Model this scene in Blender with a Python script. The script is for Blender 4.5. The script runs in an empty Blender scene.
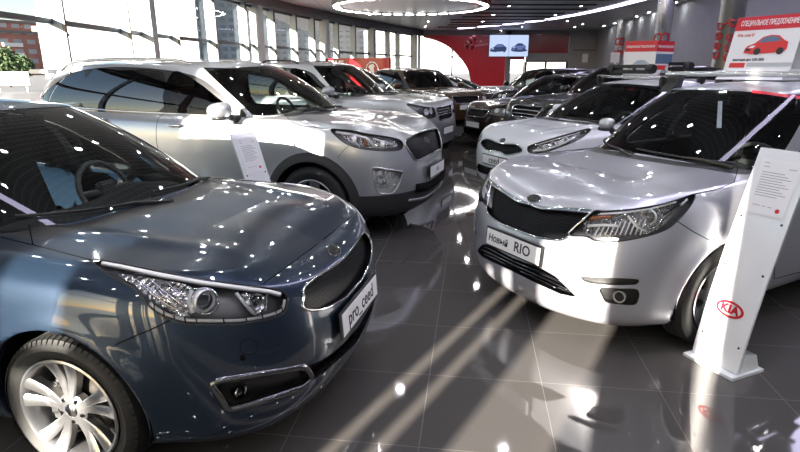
import bpy, bmesh, math, random
import numpy as np
from mathutils import Vector, Matrix
from mathutils.bvhtree import BVHTree
random.seed(7)
C = bpy.context.scene.collection
PI = math.pi
# ------------------------------------------------------------------ camera (survey of the photograph)
CAM_H, PITCH, FOC = 1.61, math.radians(16.04), 545.0
CP, SP = math.cos(PITCH), math.sin(PITCH)

def ray_dir(u, v):
    a, b = (u-400)/FOC, (226-v)/FOC
    d = Vector((a, CP+b*SP, -SP+b*CP))
    return d.normalized()

def project(P):
    P = np.asarray(P)
    dx, dy, dz = P[:, 0], P[:, 1], P[:, 2]-CAM_H
    zc = dy*CP-dz*SP
    yc = dy*SP+dz*CP
    zc = np.where(zc < .05, .05, zc)
    return np.stack([400+dx/zc*FOC, 226-yc/zc*FOC], 1)

def at_depth(u, v, Y):
    d = ray_dir(u, v)
    t = Y/d.y
    return Vector((d.x*t, Y, CAM_H+d.z*t))

# ------------------------------------------------------------------ materials
M = {}
def nodes(name):
    m = bpy.data.materials.new(name)
    m.use_nodes = True
    nt = m.node_tree
    nt.nodes.clear()
    out = nt.nodes.new('ShaderNodeOutputMaterial')
    M[name] = m
    return m, nt, out

def pbr(name, col, rough=.5, metal=0., coat=0., spec=.5, emit=None, estr=0., flake=0., noise=0., nscale=8., croughness=.03):
    m, nt, out = nodes(name)
    b = nt.nodes.new('ShaderNodeBsdfPrincipled')
    b.inputs['Base Color'].default_value = (*col, 1)
    b.inputs['Roughness'].default_value = rough
    b.inputs['Metallic'].default_value = metal
    b.inputs['Coat Weight'].default_value = coat
    b.inputs['Coat Roughness'].default_value = croughness
    b.inputs['Specular IOR Level'].default_value = spec
    if emit:
        b.inputs['Emission Color'].default_value = (*emit, 1)
        b.inputs['Emission Strength'].default_value = estr
    if flake or noise:
        tc = nt.nodes.new('ShaderNodeTexCoord')
        n = nt.nodes.new('ShaderNodeTexNoise')
        n.inputs['Scale'].default_value = 900. if flake else nscale
        n.inputs['Detail'].default_value = 1. if flake else 3.
        nt.links.new(tc.outputs['Object'], n.inputs['Vector'])
        r = nt.nodes.new('ShaderNodeValToRGB')
        k = flake or noise
        r.color_ramp.elements[0].position = .3
        r.color_ramp.elements[1].position = .7
        r.color_ramp.elements[0].color = (*[c*(1-k) for c in col], 1)
        r.color_ramp.elements[1].color = (*[min(1, c*(1+k)) for c in col], 1)
        nt.links.new(n.outputs['Fac'], r.inputs['Fac'])
        nt.links.new(r.outputs['Color'], b.inputs['Base Color'])
    nt.links.new(b.outputs[0], out.inputs[0])
    return m

def glass(name, tint, refl=1., ior=1.5, rough=0.0):
    m, nt, out = nodes(name)
    t = nt.nodes.new('ShaderNodeBsdfTransparent')
    t.inputs[0].default_value = (*tint, 1)
    g = nt.nodes.new('ShaderNodeBsdfGlossy')
    g.inputs['Color'].default_value = (refl, refl, refl, 1)
    g.inputs['Roughness'].default_value = rough
    f = nt.nodes.new('ShaderNodeFresnel')
    f.inputs[0].default_value = ior
    mx = nt.nodes.new('ShaderNodeMixShader')
    nt.links.new(f.outputs[0], mx.inputs[0])
    nt.links.new(t.outputs[0], mx.inputs[1])
    nt.links.new(g.outputs[0], mx.inputs[2])
    nt.links.new(mx.outputs[0], out.inputs[0])
    return m

def emit(name, col, s):
    m, nt, out = nodes(name)
    e = nt.nodes.new('ShaderNodeEmission')
    e.inputs[0].default_value = (*col, 1)
    e.inputs[1].default_value = s
    nt.links.new(e.outputs[0], out.inputs[0])
    return m

def mesh_grille(name, sc, col=(.004, .004, .005), bar=(.011, .011, .012), axes='yz'):
    """black honeycomb: bars in gloss black, holes deep black (object space Y/Z)"""
    m, nt, out = nodes(name)
    tc = nt.nodes.new('ShaderNodeTexCoord')
    sep = nt.nodes.new('ShaderNodeSeparateXYZ')
    com = nt.nodes.new('ShaderNodeCombineXYZ')
    nt.links.new(tc.outputs['Object'], sep.inputs[0])
    nt.links.new(sep.outputs['Y'], com.inputs['X'])
    nt.links.new(sep.outputs['Z'], com.inputs['Y'])
    br = nt.nodes.new('ShaderNodeTexBrick')
    br.inputs['Scale'].default_value = 1.
    br.inputs['Color1'].default_value = (*col, 1)
    br.inputs['Color2'].default_value = (*col, 1)
    br.inputs['Mortar'].default_value = (*bar, 1)
    br.inputs['Mortar Size'].default_value = sc*.16
    br.inputs['Brick Width'].default_value = sc*1.9
    br.inputs['Row Height'].default_value = sc
    nt.links.new(com.outputs[0], br.inputs['Vector'])
    b = nt.nodes.new('ShaderNodeBsdfPrincipled')
    b.inputs['Roughness'].default_value = .42
    b.inputs['Specular IOR Level'].default_value = .12
    nt.links.new(br.outputs['Color'], b.inputs['Base Color'])
    bp = nt.nodes.new('ShaderNodeBump')
    bp.inputs['Distance'].default_value = .01
    nt.links.new(br.outputs['Fac'], bp.inputs['Height'])
    nt.links.new(bp.outputs[0], b.inputs['Normal'])
    nt.links.new(b.outputs[0], out.inputs[0])
    return m

pbr('paint_blue', (.013, .027, .052), .30, .65, 1., flake=.25)
pbr('paint_silver', (.50, .52, .55), .34, .75, 1., flake=.06)
pbr('paint_pearl', (.48, .49, .54), .34, .6, 1., flake=.05)
pbr('paint_white', (.70, .72, .77), .35, .1, 1.)
pbr('paint_grey', (.36, .37, .38), .34, .7, 1.)
pbr('paint_black', (.007, .007, .008), .4, 0., 1., spec=.15)
pbr('paint_brown', (.075, .038, .014), .35, .3, 1., flake=.25)
pbr('paint_dark', (.020, .010, .008), .35, .25, 1., spec=.2)
pbr('paint_red', (.35, .012, .015), .3, .3, 1.)
pbr('black_plastic', (.012, .012, .013), .42)
pbr('cladding', (.022, .022, .023), .55)
pbr('gap', (.003, .003, .003), .9, spec=.1)
pbr('chrome', (.75, .75, .76), .08, 1.)
pbr('satin', (.55, .55, .56), .25, 1.)
pbr('dark_chrome', (.16, .16, .17), .18, 1.)
pbr('lamp_bowl', (.16, .16, .17), .22, .5)
pbr('reflector', (.86, .87, .88), .3, .35)
pbr('lamp_white', (.8, .8, .82), .25)
pbr('amber', (.30, .09, .03), .25)
pbr('rubber', (.009, .009, .009), .62, noise=.2, nscale=20)
pbr('alloy', (.36, .36, .37), .28, .9, .5)
pbr('alloy_dark', (.07, .07, .075), .35, .6)
pbr('disc', (.22, .2, .18), .35, 1.)
pbr('interior', (.018, .018, .019), .75)
pbr('interior_grey', (.05, .05, .05), .7)
pbr('interior_brown', (.045, .016, .010), .6)
pbr('plate_white', (.88, .88, .89), .3)
pbr('white_panel', (.78, .80, .82), .22, coat=.4)
pbr('ink', (.012, .012, .015), .5)
pbr('red_ink', (.55, .012, .03), .4)
pbr('red_gloss', (.33, .005, .012), .25, coat=.5)
pbr('paper', (.78, .78, .8), .5)
pbr('grey_ink', (.35, .36, .4), .6)
pbr('steel', (.42, .43, .44), .3, 1.)
pbr('alu', (.72, .73, .74), .25, .8)
def facets(name, sc):
    m = pbr(name, (.80, .81, .83), .16, .85)
    nt = m.node_tree
    b = [n for n in nt.nodes if n.type == 'BSDF_PRINCIPLED'][0]
    tc = nt.nodes.new('ShaderNodeTexCoord')
    v = nt.nodes.new('ShaderNodeTexVoronoi')
    v.inputs['Scale'].default_value = sc
    nt.links.new(tc.outputs['Object'], v.inputs['Vector'])
    bp = nt.nodes.new('ShaderNodeBump')
    bp.inputs['Strength'].default_value = 1.
    bp.inputs['Distance'].default_value = .012
    nt.links.new(v.outputs['Distance'], bp.inputs['Height'])
    nt.links.new(bp.outputs[0], b.inputs['Normal'])
facets('facets', 55.)
facets('facets_fine', 110.)
glass('windshield_glass', (.80, .86, .84), 1.05, 1.55)
glass('side_glass', (.72, .78, .77), 1., 1.33)
glass('tint_glass', (.045, .05, .055), 1.3, 1.75)
glass('lens', (.97, .97, .98), .8, 1.3)
glass('lamp_glass', (.75, .78, .8), 1., 1.6)
mesh_grille('grille_fine', .016)
mesh_grille('grille_coarse', .024)

# ------------------------------------------------------------------ object helpers
def make_mesh(name, verts, faces, mat, smooth=True, weld=False, mirror=False):
    V = [tuple(v) for v in verts]
    F = [tuple(f) for f in faces]
    if mirror:
        n = len(V)
        V = V+[(x, -y, z) for x, y, z in V]
        F = F+[tuple(n+i for i in reversed(f)) for f in F]
    me = bpy.data.meshes.new(name)
    me.from_pydata(V, [], F)
    if weld:
        bm = bmesh.new()
        bm.from_mesh(me)
        bmesh.ops.remove_doubles(bm, verts=bm.verts, dist=2e-4)
        bm.to_mesh(me)
        bm.free()
    if smooth:
        me.polygons.foreach_set('use_smooth', [True]*len(me.polygons))
    mats = mat if isinstance(mat, (list, tuple)) else [mat]
    for m in mats:
        me.materials.append(M[m])
    return me

def link(name, me, parent=None, loc=None, rot=None):
    o = bpy.data.objects.new(name, me)
    C.objects.link(o)
    if parent is not None:
        o.parent = parent
    if loc is not None:
        o.location = loc
    if rot is not None:
        o.rotation_euler = rot
    return o

def obj(name, verts, faces, mat, parent=None, smooth=True, mirror=False, weld=False, loc=None, rot=None, label=None):
    o = link(name, make_mesh(name, verts, faces, mat, smooth, weld, mirror), parent, loc, rot)
    if label:
        o['label'] = label
    return o

def thing(name, label, cat, loc=(0, 0, 0), rz=0., group=None, kind=None):
    o = link(name, None, None, loc, (0, 0, rz))
    return tag(o, label, cat, group, kind)

def tag(o, label=None, cat=None, group=None, kind=None):
    if label: o['label'] = label
    if cat: o['category'] = cat
    if group: o['group'] = group
    if kind: o['kind'] = kind
    return o

class MB:
    """collects simple shapes into one mesh"""
    def __init__(s): s.v, s.f, s.mi = [], [], []
    def add(s, V, F, mi=0):
        n = len(s.v)
        s.v += [tuple(v) for v in V]
        s.f += [tuple(n+i for i in f) for f in F]
        s.mi += [mi]*len(F)
        return s
    def box(s, c, d, mi=0, rz=0., bev=0.):
        hx, hy, hz = d[0]/2, d[1]/2, d[2]/2
        bev = min(bev, hx*.49, hy*.49, hz*.49)
        if bev <= 0:
            P = [(x, y, z) for x in (-hx, hx) for y in (-hy, hy) for z in (-hz, hz)]
            F = [(0, 1, 3, 2), (4, 6, 7, 5), (0, 4, 5, 1), (2, 3, 7, 6), (0, 2, 6, 4), (1, 5, 7, 3)]
        else:
            bm = bmesh.new()
            bmesh.ops.create_cube(bm, size=1)
            bmesh.ops.scale(bm, vec=(d[0], d[1], d[2]), verts=bm.verts)
            bmesh.ops.bevel(bm, geom=bm.edges[:], offset=bev, segments=2, affect='EDGES')
            P = [v.co.copy() for v in bm.verts]
            F = [[v.index for v in f.verts] for f in bm.faces]
            bm.free()
        cr, sr = math.cos(rz), math.sin(rz)
        s.add([(c[0]+x*cr-y*sr, c[1]+x*sr+y*cr, c[2]+z) for x, y, z in P], F, mi)
        return s
    def tube(s, pts, r, seg=6, mi=0, closed=False, flat=None, ups=None):
        V, F = sweep(pts, r, seg, closed)
        return s.add(V, F, mi)
    def lathe(s, prof, axis='z', seg=32, c=(0, 0, 0), mi=0, closed=False):
        V, F = lathe(prof, axis, seg, c, closed)
        return s.add(V, F, mi)
    def build(s, name, mats, parent=None, smooth=False, **k):
        o = obj(name, s.v, s.f, mats, parent, smooth, **k)
        if not k.get('mirror'):
            o.data.polygons.foreach_set('material_index', s.mi)
        if smooth:
            o.data.set_sharp_from_angle(angle=math.radians(38))
        return o

def sweep(pts, r, seg=6, closed=False):
    P = [Vector(p) for p in pts]
    n = len(P)
    V, F = [], []
    up = None
    for i in range(n):
        if closed:
            t = P[(i+1) % n]-P[i-1]
        else:
            t = P[min(i+1, n-1)]-P[max(i-1, 0)]
        if t.length < 1e-9: t = Vector((1, 0, 0))
        t.normalize()
        if up is None:
            a = Vector((0, 0, 1)) if abs(t.z) < .9 else Vector((1, 0, 0))
            up = (a-t*a.dot(t)).normalized()
        else:
            up = (up-t*up.dot(t))
            up = up.normalized() if up.length > 1e-6 else Vector((0, 0, 1))
        sd = t.cross(up)
        rr = r[i] if isinstance(r, (list, tuple)) else r
        for k in range(seg):
            a = 2*PI*k/seg
            V.append(P[i]+up*math.cos(a)*rr+sd*math.sin(a)*rr)
    m = n if closed else n-1
    for i in range(m):
        j = (i+1) % n
        for k in range(seg):
            l = (k+1) % seg
            F.append((i*seg+k, i*seg+l, j*seg+l, j*seg+k))
    if not closed:
        F.append(tuple(range(seg-1, -1, -1)))
        F.append(tuple((n-1)*seg+k for k in range(seg)))
    return V, F

def lathe(prof, axis='z', seg=32, c=(0, 0, 0), closed=False):
    """prof: list of (radius, height)"""
    V, F = [], []
    for r, h in prof:
        for k in range(seg):
            a = 2*PI*k/seg
            p = (r*math.cos(a), r*math.sin(a), h)
            if axis == 'y': p = (p[0], p[2], p[1])
            if axis == 'x': p = (p[2], p[0], p[1])
            V.append((c[0]+p[0], c[1]+p[1], c[2]+p[2]))
    n = len(prof)
    for i in range(n if closed else n-1):
        j = (i+1) % n
        for k in range(seg):
            l = (k+1) % seg
            f = (i*seg+k, i*seg+l, j*seg+l, j*seg+k)
            F.append(f if axis != 'y' else f[::-1])
    return V, F

def smooth_poly(pts, n=8, closed=True):
    """Catmull-Rom through pixel / plan points"""
    P = [np.array(p, float) for p in pts]
    out = []
    N = len(P)
    for i in range(N if closed else N-1):
        if closed:
            a, b, c, d = P[i-1], P[i], P[(i+1) % N], P[(i+2) % N]
        else:
            a, b, c, d = P[max(i-1, 0)], P[i], P[i+1], P[min(i+2, N-1)]
        for k in range(n):
            t = k/n
            out.append(.5*((2*b)+(-a+c)*t+(2*a-5*b+4*c-d)*t*t+(-a+3*b-3*c+d)*t**3))
    if not closed:
        out.append(P[-1])
    return [tuple(p) for p in out]

TXT = {}
def text_geo(body, size, extrude=.001, bold=0.0, shear=0., spacing=1., align='CENTER'):
    cu = bpy.data.curves.new('lettering', 'FONT')
    cu.body = body
    cu.size = size
    cu.extrude = extrude
    cu.offset = bold
    cu.shear = shear
    cu.space_character = spacing
    cu.align_x = align
    cu.align_y = 'CENTER'
    cu.resolution_u = 3
    o = bpy.data.objects.new('lettering', cu)
    C.objects.link(o)
    dg = bpy.context.evaluated_depsgraph_get()
    me = bpy.data.meshes.new_from_object(o.evaluated_get(dg))
    V = [v.co.copy() for v in me.vertices]
    F = [tuple(p.vertices) for p in me.polygons]
    bpy.data.objects.remove(o)
    bpy.data.meshes.remove(me)
    bpy.data.curves.remove(cu)
    return V, F

def place(V, origin, ex, ey):
    """2-D lettering (x right, y up) into a frame"""
    ex, ey = Vector(ex).normalized(), Vector(ey).normalized()
    ez = ex.cross(ey)
    return [Vector(origin)+ex*v[0]+ey*v[1]+ez*v[2] for v in V]
# ------------------------------------------------------------------ B-spline shells
def basis(n, us, deg=3):
    kn = np.concatenate([np.zeros(deg), np.linspace(0, 1, n-deg+1), np.ones(deg)])
    us = np.clip(us, 0, 1-1e-9)
    N = np.array([(us >= kn[i]) & (us < kn[i+1]) for i in range(len(kn)-1)], float)
    for d in range(1, deg+1):
        Nn = []
        for i in range(len(kn)-1-d):
            a = kn[i+d]-kn[i]
            b = kn[i+d+1]-kn[i+1]
            t = np.zeros_like(us)
            if a > 0: t = t+(us-kn[i])/a*N[i]
            if b > 0: t = t+(kn[i+d+1]-us)/b*N[i+1]
            Nn.append(t)
        N = Nn
    return np.array(N).T

def outline_normals(O):
    O = np.array(O, float)
    T = np.zeros_like(O)
    T[1:-1] = O[2:]-O[:-2]
    T[0] = (0, 1)
    T[-1] = (0, -1)
    T /= np.linalg.norm(T, axis=1)[:, None]
    return np.stack([T[:, 1], -T[:, 0]], 1)       # outward (front: +x, side: +y)

def sdf(P, poly):
    """signed distance (negative inside) of 2-D points to a closed polygon"""
    P = np.asarray(P, float)
    Q = np.array(poly, float)
    lo, hi = Q.min(0), Q.max(0)
    pad = .6*(hi-lo).max()+1e-6
    near = np.all((P > lo-pad) & (P < hi+pad), axis=1)
    out = np.full(len(P), 1e3)
    X = P[near]
    if len(X) == 0: return out
    A, B = Q, np.roll(Q, -1, 0)
    d = np.full(len(X), 1e9)
    ins = np.zeros(len(X), bool)
    for a, b in zip(A, B):
        e = b-a
        w = X-a
        t = np.clip((w@e)/max(e@e, 1e-12), 0, 1)
        d = np.minimum(d, np.linalg.norm(w-t[:, None]*e, axis=1))
        c = (a[1] > X[:, 1]) != (b[1] > X[:, 1])
        with np.errstate(divide='ignore', invalid='ignore'):
            xi = a[0]+(X[:, 1]-a[1])*(b[0]-a[0])/(b[1]-a[1])
        ins ^= c & (X[:, 0] < xi)
    out[near] = np.where(ins, -d, d)
    return out

class Shell:
    """polygon sheet with tags that can be cut along f=0"""
    def __init__(s): s.V = np.zeros((0, 6)); s.F = []; s.T = []
    def grid(s, G, tag, flip=False):
        a, b, _ = G.shape
        n = len(s.V)
        s.V = np.vstack([s.V, G.reshape(-1, 6)])
        for i in range(a-1):
            for j in range(b-1):
                q = (n+i*b+j, n+i*b+j+1, n+(i+1)*b+j+1, n+(i+1)*b+j)
                s.F.append(q[::-1] if flip else q)
                s.T.append(tag)
    def cut(s, f, newtag, allowed, mask=None):
        """faces with f<0 (tag in allowed) become newtag"""
        f = np.where(np.abs(f) < 1e-7, 1e-7, f)
        neg = f < 0
        cache, newV, F2, T2 = {}, [], [], []
        base = len(s.V)
        V = s.V
        for face, tg in zip(s.F, s.T):
            k = [neg[i] for i in face]
            if tg not in allowed or not any(k) or (mask is not None and not all(mask[i] for i in face)):
                F2.append(face); T2.append(tg); continue
            if all(k):
                F2.append(face); T2.append(newtag); continue
            A, B = [], []
            m = len(face)
            for q in range(m):
                i, j = face[q], face[(q+1) % m]
                (A if neg[i] else B).append(i)
                if neg[i] != neg[j]:
                    e = (min(i, j), max(i, j))
                    if e not in cache:
                        t = f[e[0]]/(f[e[0]]-f[e[1]])
                        newV.append(V[e[0]]*(1-t)+V[e[1]]*t)
                        cache[e] = base+len(newV)-1
                    A.append(cache[e]); B.append(cache[e])
            if len(A) > 2: F2.append(tuple(A)); T2.append(newtag)
            if len(B) > 2: F2.append(tuple(B)); T2.append(tg)
        if newV:
            s.V = np.vstack([s.V, np.array(newV)])
        s.F, s.T = F2, T2
        # T-junctions with untouched neighbours: insert the shared cut vertices there too
        if cache:
            for q, face in enumerate(s.F):
                m = len(face)
                hit = False
                L = []
                for w in range(m):
                    i, j = face[w], face[(w+1) % m]
                    L.append(i)
                    e = (i, j) if i < j else (j, i)
                    if e in cache:
                        L.append(cache[e]); hit = True
                if hit: s.F[q] = tuple(L)
    def normals(s):
        N = np.zeros((len(s.V), 3))
        P = s.V[:, :3]
        for face in s.F:
            a = P[face[0]]
            n = np.zeros(3)
            for q in range(1, len(face)-1):
                n += np.cross(P[face[q]]-a, P[face[q+1]]-a)
            for i in face: N[i] += n
        L = np.linalg.norm(N, axis=1)
        return N/np.where(L < 1e-12, 1, L)[:, None]
    def extract(s, tags):
        idx, V, F = {}, [], []
        for face, tg in zip(s.F, s.T):
            if tg in tags:
                g = []
                for i in face:
                    if i not in idx:
                        idx[i] = len(V); V.append(i)
                    g.append(idx[i])
                F.append(tuple(g))
        return V, F
    def boundary(s, F):
        e = {}
        for f in F:
            for q in range(len(f)):
                a, b = f[q], f[(q+1) % len(f)]
                if (b, a) in e: del e[(b, a)]
                else: e[(a, b)] = 1
        return list(e)

def lerp_knots(tbl, n):
    return tbl if len(tbl) == n else None

def body_wall(sp, ncol, nrow, ncap):
    O = np.array(sp['outline'], float)
    Nn = outline_normals(O)
    J = len(O)
    w = np.abs(Nn[:, 1])
    rear = (O[:, 0] < -1.) & (w < .95)
    xs_knot = sp['zx']                                    # x of the z columns: front, corner, axle, mid, rear
    ctrl = []
    for L in sp['levels']:
        fi, si, zz = L[0], L[1], L[2:]
        ri = L[0]*.6
        ins = fi*(1-w)+si*w
        ins = np.where(rear, ri*(1-w)+si*w, ins)
        xy = O-Nn*ins[:, None]
        xy[:, 1] = np.maximum(xy[:, 1], 0)
        xy[0, 1] = xy[-1, 1] = 0
        # the z columns run along the outline
        z = np.interp(-O[:, 0]+O[:, 1]*.25, [-x for x in xs_knot], zz)
        ctrl.append(np.column_stack([xy, z]))
    ctrl = np.array(ctrl)
    ju = np.concatenate([np.linspace(0, .34, int(ncol*.5), endpoint=False), np.linspace(.34, 1, ncol-int(ncol*.5))])
    ku = np.linspace(0, 1, nrow)
    Bk, Bj = basis(len(ctrl), ku), basis(J, ju)
    S = np.einsum('kp,pqc,jq->kjc', Bk, ctrl, Bj)
    # arc length along the widest row
    mid = S[nrow//2]
    s_len = np.concatenate([[0], np.cumsum(np.linalg.norm(np.diff(mid[:, :2], axis=0), axis=1))])
    G = np.zeros((nrow, ncol, 6))
    G[..., :3] = S
    G[..., 3] = ju[None, :]
    G[..., 4] = ku[:, None]
    G[..., 5] = s_len[None, :]
    # cap: from the top row inwards to a spine on the centre line
    E = S[-1]
    On = Bj@Nn
    On /= np.linalg.norm(On, axis=1)[:, None]
    sx = E[:, 0]-np.where(E[:, 0] > -1, .35, -.35)*On[:, 0]**2
    hf = E[:, 0] > -1
    sx[hf] = np.minimum.accumulate(sx[hf])
    sx[~hf] = np.maximum.accumulate(sx[~hf][::-1])[::-1]
    sz = np.interp(-sx, [-a for a, _ in sp['spine']], [b for _, b in sp['spine']])
    ts = np.linspace(0, 1, ncap+1)
    K = np.zeros((ncap+1, ncol, 6))
    for i, t in enumerate(ts):
        g = 1-(1-t)**2
        x = E[:, 0]*(1-t)+sx*t
        y = E[:, 1]*(1-t)
        z = E[:, 2]*(1-g)+sz*g
        for (ya, yb, wd, am) in sp.get('crease', []):        # bonnet ridges
            xf = O[:, 0].max()
            q = np.clip((xf-.22-x)/.35, 0, 1)
            q = q*q*(3-2*q)*np.clip(t*8, 0, 1)
            y0 = ya+(yb-ya)*np.clip((x+.1)/(xf-.1), 0, 1)
            z = z+am*np.exp(-((y-y0)/wd)**2)*q
        K[i, :, 0], K[i, :, 1], K[i, :, 2] = x, y, z
        K[i, :, 3] = ju
        K[i, :, 4] = 1+t
        K[i, :, 5] = s_len
    return G, K

def green_wall(sp, ncol, nrow, ncap):
    B, R = np.array(sp['gb'], float), np.array(sp['gt'], float)
    zb, zt = np.array(sp['gbz'], float), np.array(sp['gtz'], float)
    J = len(B)
    Nn = outline_normals(B)
    us = np.linspace(0, 1, ncol)
    Bj = basis(J, us)
    b, t, n = Bj@np.column_stack([B, zb]), Bj@np.column_stack([R, zt]), Bj@Nn
    n /= np.linalg.norm(n, axis=1)[:, None]
    G = np.zeros((nrow, ncol, 6))
    for i, k in enumerate(np.linspace(0, 1, nrow)):
        P = b*(1-k)+t*k
        bl = sp.get('bulge', .035)*4*k*(1-k)
        P[:, :2] += n*bl
        P[:, 2] += sp.get('wbulge', .03)*4*k*(1-k)*np.abs(n[:, 0])
        G[i, :, :3] = P
        G[i, :, 3] = us
        G[i, :, 4] = k
    hf = t[:, 0] > t[:, 0].mean()
    sx = t[:, 0]-np.where(hf, .35, -.35)*n[:, 0]**2
    sx[hf] = np.minimum.accumulate(sx[hf])
    sx[~hf] = np.maximum.accumulate(sx[~hf][::-1])[::-1]
    K = np.zeros((ncap+1, ncol, 6))
    for i, k in enumerate(np.linspace(0, 1, ncap+1)):
        g = 1-(1-k)**2
        K[i, :, 0] = t[:, 0]*(1-k)+sx*k
        K[i, :, 1] = t[:, 1]*(1-k)
        K[i, :, 2] = t[:, 2]+(sp['crown'])*g
        K[i, :, 3] = us
        K[i, :, 4] = 1+k
    return G, K, b

# ------------------------------------------------------------------ wheels
def wheel_geo(style, R, rim, w, rot):
    """built on the +y side, outer face towards +y, centred on the hub"""
    g = {}
    o = w/2
    hw = w/2
    ty = MB()
    prof = [(rim, o-.012), (rim+.012, o-.002), (rim+.03, o+.004), ((rim+R)/2, o+.010), (R-.03, o+.004), (R-.012, o-.010),
            (R-.003, o-.03), (R, o-.05), (R, o-.068), (R-.007, o-.070), (R-.007, o-.076), (R, o-.078), (R, o-.11), (R-.007, o-.112),
            (R-.007, o-.118), (R, o-.12), (R, -o+.04), (R-.02, -o+.005), (rim+.02, -o), (rim, -o+.01)]
    ty.lathe(prof, 'y', 72)
    for k in range(72):                                        # shoulder blocks of the tread
        a = 2*PI*k/72
        c, s = math.cos(a), math.sin(a)
        t = .010
        V = []
        for dr, dy in ((-.022, .0065), (-.006, -.004), (.001, -.026)):
            for q in (-t, t):
                r = R+dr
                V.append((r*c-q*s, o+dy-.002, r*s+q*c))
        ty.add(V, [(0, 1, 3, 2), (2, 3, 5, 4)])
    g['tyre'] = ty
    r = MB()
    r.lathe([(rim+.004, o-.006), (rim+.006, o+.003), (rim-.002, o+.006), (rim-.012, o), (rim-.022, o-.02), (rim-.03, o-.06), (rim-.035, -o+.02), (rim, -o+.01)], 'y', 64)
    n = {'double5': 5, 'five': 5, 'ten': 10, 'six': 6}[style]
    hub_y = o-.012
    def spoke(a0, a1, w0, w1, y0=hub_y, y1=o-.004, th=.035, r0=.045, r1=None):
        r1 = r1 or rim-.008
        V, F = [], []
        st = 7
        for i in range(st):
            t = i/(st-1)
            rr = r0+(r1-r0)*t
            a = a0+(a1-a0)*t
            ww = (w0*(1-t)+w1*t)
            yy = y0*(1-t)+y1*t-.012*math.sin(PI*t)
            c, s = math.cos(a), math.sin(a)
            for q, dy in ((-ww, -th), (-ww, -.004), (-ww*.72, 0), (ww*.72, 0), (ww, -.004), (ww, -th)):
                V.append((rr*c-q*s, yy+dy, rr*s+q*c))
        for i in range(st-1):
            for k in range(5):
                F.append((i*6+k, (i+1)*6+k, (i+1)*6+k+1, i*6+k+1))
        return V, F
    for k in range(n):
        a = rot+2*PI*k/n
        if style == 'double5':
            for sg in (-1, 1):
                r.add(*spoke(a+sg*.16, a+sg*.21, .013, .030, y1=o+.002))
        elif style == 'five':
            r.add(*spoke(a, a, .034, .05))
            r.add(*spoke(a, a+.0, .012, .012, o-.002, o+.004, .02))
        elif style == 'six':
            r.add(*spoke(a, a, .026, .034))
        else:
            r.add(*spoke(a, a, .014, .018))
    r.lathe([(0, hub_y-.002), (.03, hub_y), (.055, hub_y-.002), (.068, hub_y-.01), (.072, hub_y-.04)], 'y', 32)
    g['rim'] = r
    h = MB()
    h.lathe([(0, hub_y+.006), (.022, hub_y+.005), (.029, hub_y+.001), (.03, hub_y-.006)], 'y', 28)
    g['hub_cap'] = h
    nuts = MB().lathe([(0, .002), (.008, .002), (.010, -.006)], 'y', 8)
    g['nut_at'] = [(.05*math.cos(rot+PI/5+2*PI*k/5), hub_y, .05*math.sin(rot+PI/5+2*PI*k/5)) for k in range(5)]
    g['wheel_nut'] = nuts
    d = MB()
    d.lathe([(.06, o-.07), (.145, o-.07), (.145, o-.09), (.06, o-.09)], 'y', 40)
    g['brake_disc'] = d
    ca = MB()
    for k in range(6):
        a = -.5+k*.2
        ca.box((.125*math.cos(a), o-.075, .125*math.sin(a)), (.05, .06, .05), bev=.01)
    g['brake_caliper'] = ca
    bk = MB()
    bk.lathe([(0, o-.13), (rim-.035, o-.13)], 'y', 32)
    g['rim_back'] = bk
    return g

# ------------------------------------------------------------------ the car
def oval_badge(sz):
    """flat oval ring with three letters, in the x-y plane"""
    V, F = [], []
    n = 40
    a, b = sz, sz*.56
    for k in range(n):
        t = 2*PI*k/n
        for s_, z in ((1, 0), (.96, .004), (.88, .004), (.85, 0)):
            V.append((a*s_*math.cos(t), b*s_*math.sin(t), z))
    for k in range(n):
        l = (k+1) % n
        for q in range(3):
            F.append((k*4+q, l*4+q, l*4+q+1, k*4+q+1))
    m = len(V)
    base = [(a*.86*math.cos(2*PI*k/n), b*.86*math.sin(2*PI*k/n), .0006) for k in range(n)]
    # K I A strokes
    Lt = []
    h, wd = b*.50, a*.11
    def bar(p, q, w=wd*.55):
        p, q = Vector((*p, .0035)), Vector((*q, .0035))
        d = (q-p).normalized()
        nn = Vector((-d.y, d.x, 0))*w
        Lt.append([p-nn, p+nn, q+nn, q-nn])
    x = -a*.48
    bar((x, -h), (x, h)); bar((x, 0), (x+a*.3, h)); bar((x, 0), (x+a*.32, -h))
    bar((0, -h), (0, h))
    x = a*.44
    bar((x-a*.24, -h), (x, h)); bar((x+a*.24, -h), (x, h))
    LV, LF = [], []
    for q in Lt:
        LF.append(tuple(range(len(LV), len(LV)+4)))
        LV += q
    return V, F, base, LV, LF

def inset_parts(sh, N, tags, depth, wall=True):
    ids, F = sh.extract(tags)
    if not F: return [], []
    P = sh.V[ids, :3]
    n = N[ids]
    mean = n.mean(0)
    mean[1] = 0 if np.abs(P[:, 1]).min() < 1e-3 else mean[1]
    mean /= np.linalg.norm(mean)
    inner = P-mean*depth
    V = [tuple(p) for p in inner]
    FF = list(F)
    if wall:
        for a, b in sh.boundary(F):
            if abs(P[a][1]) < 1e-4 and abs(P[b][1]) < 1e-4: continue
            i = len(V)
            V += [tuple(P[a]), tuple(P[b]), tuple(inner[b]), tuple(inner[a])]
            FF.append((i+1, i, i+3, i+2))
    return V, FF

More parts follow.
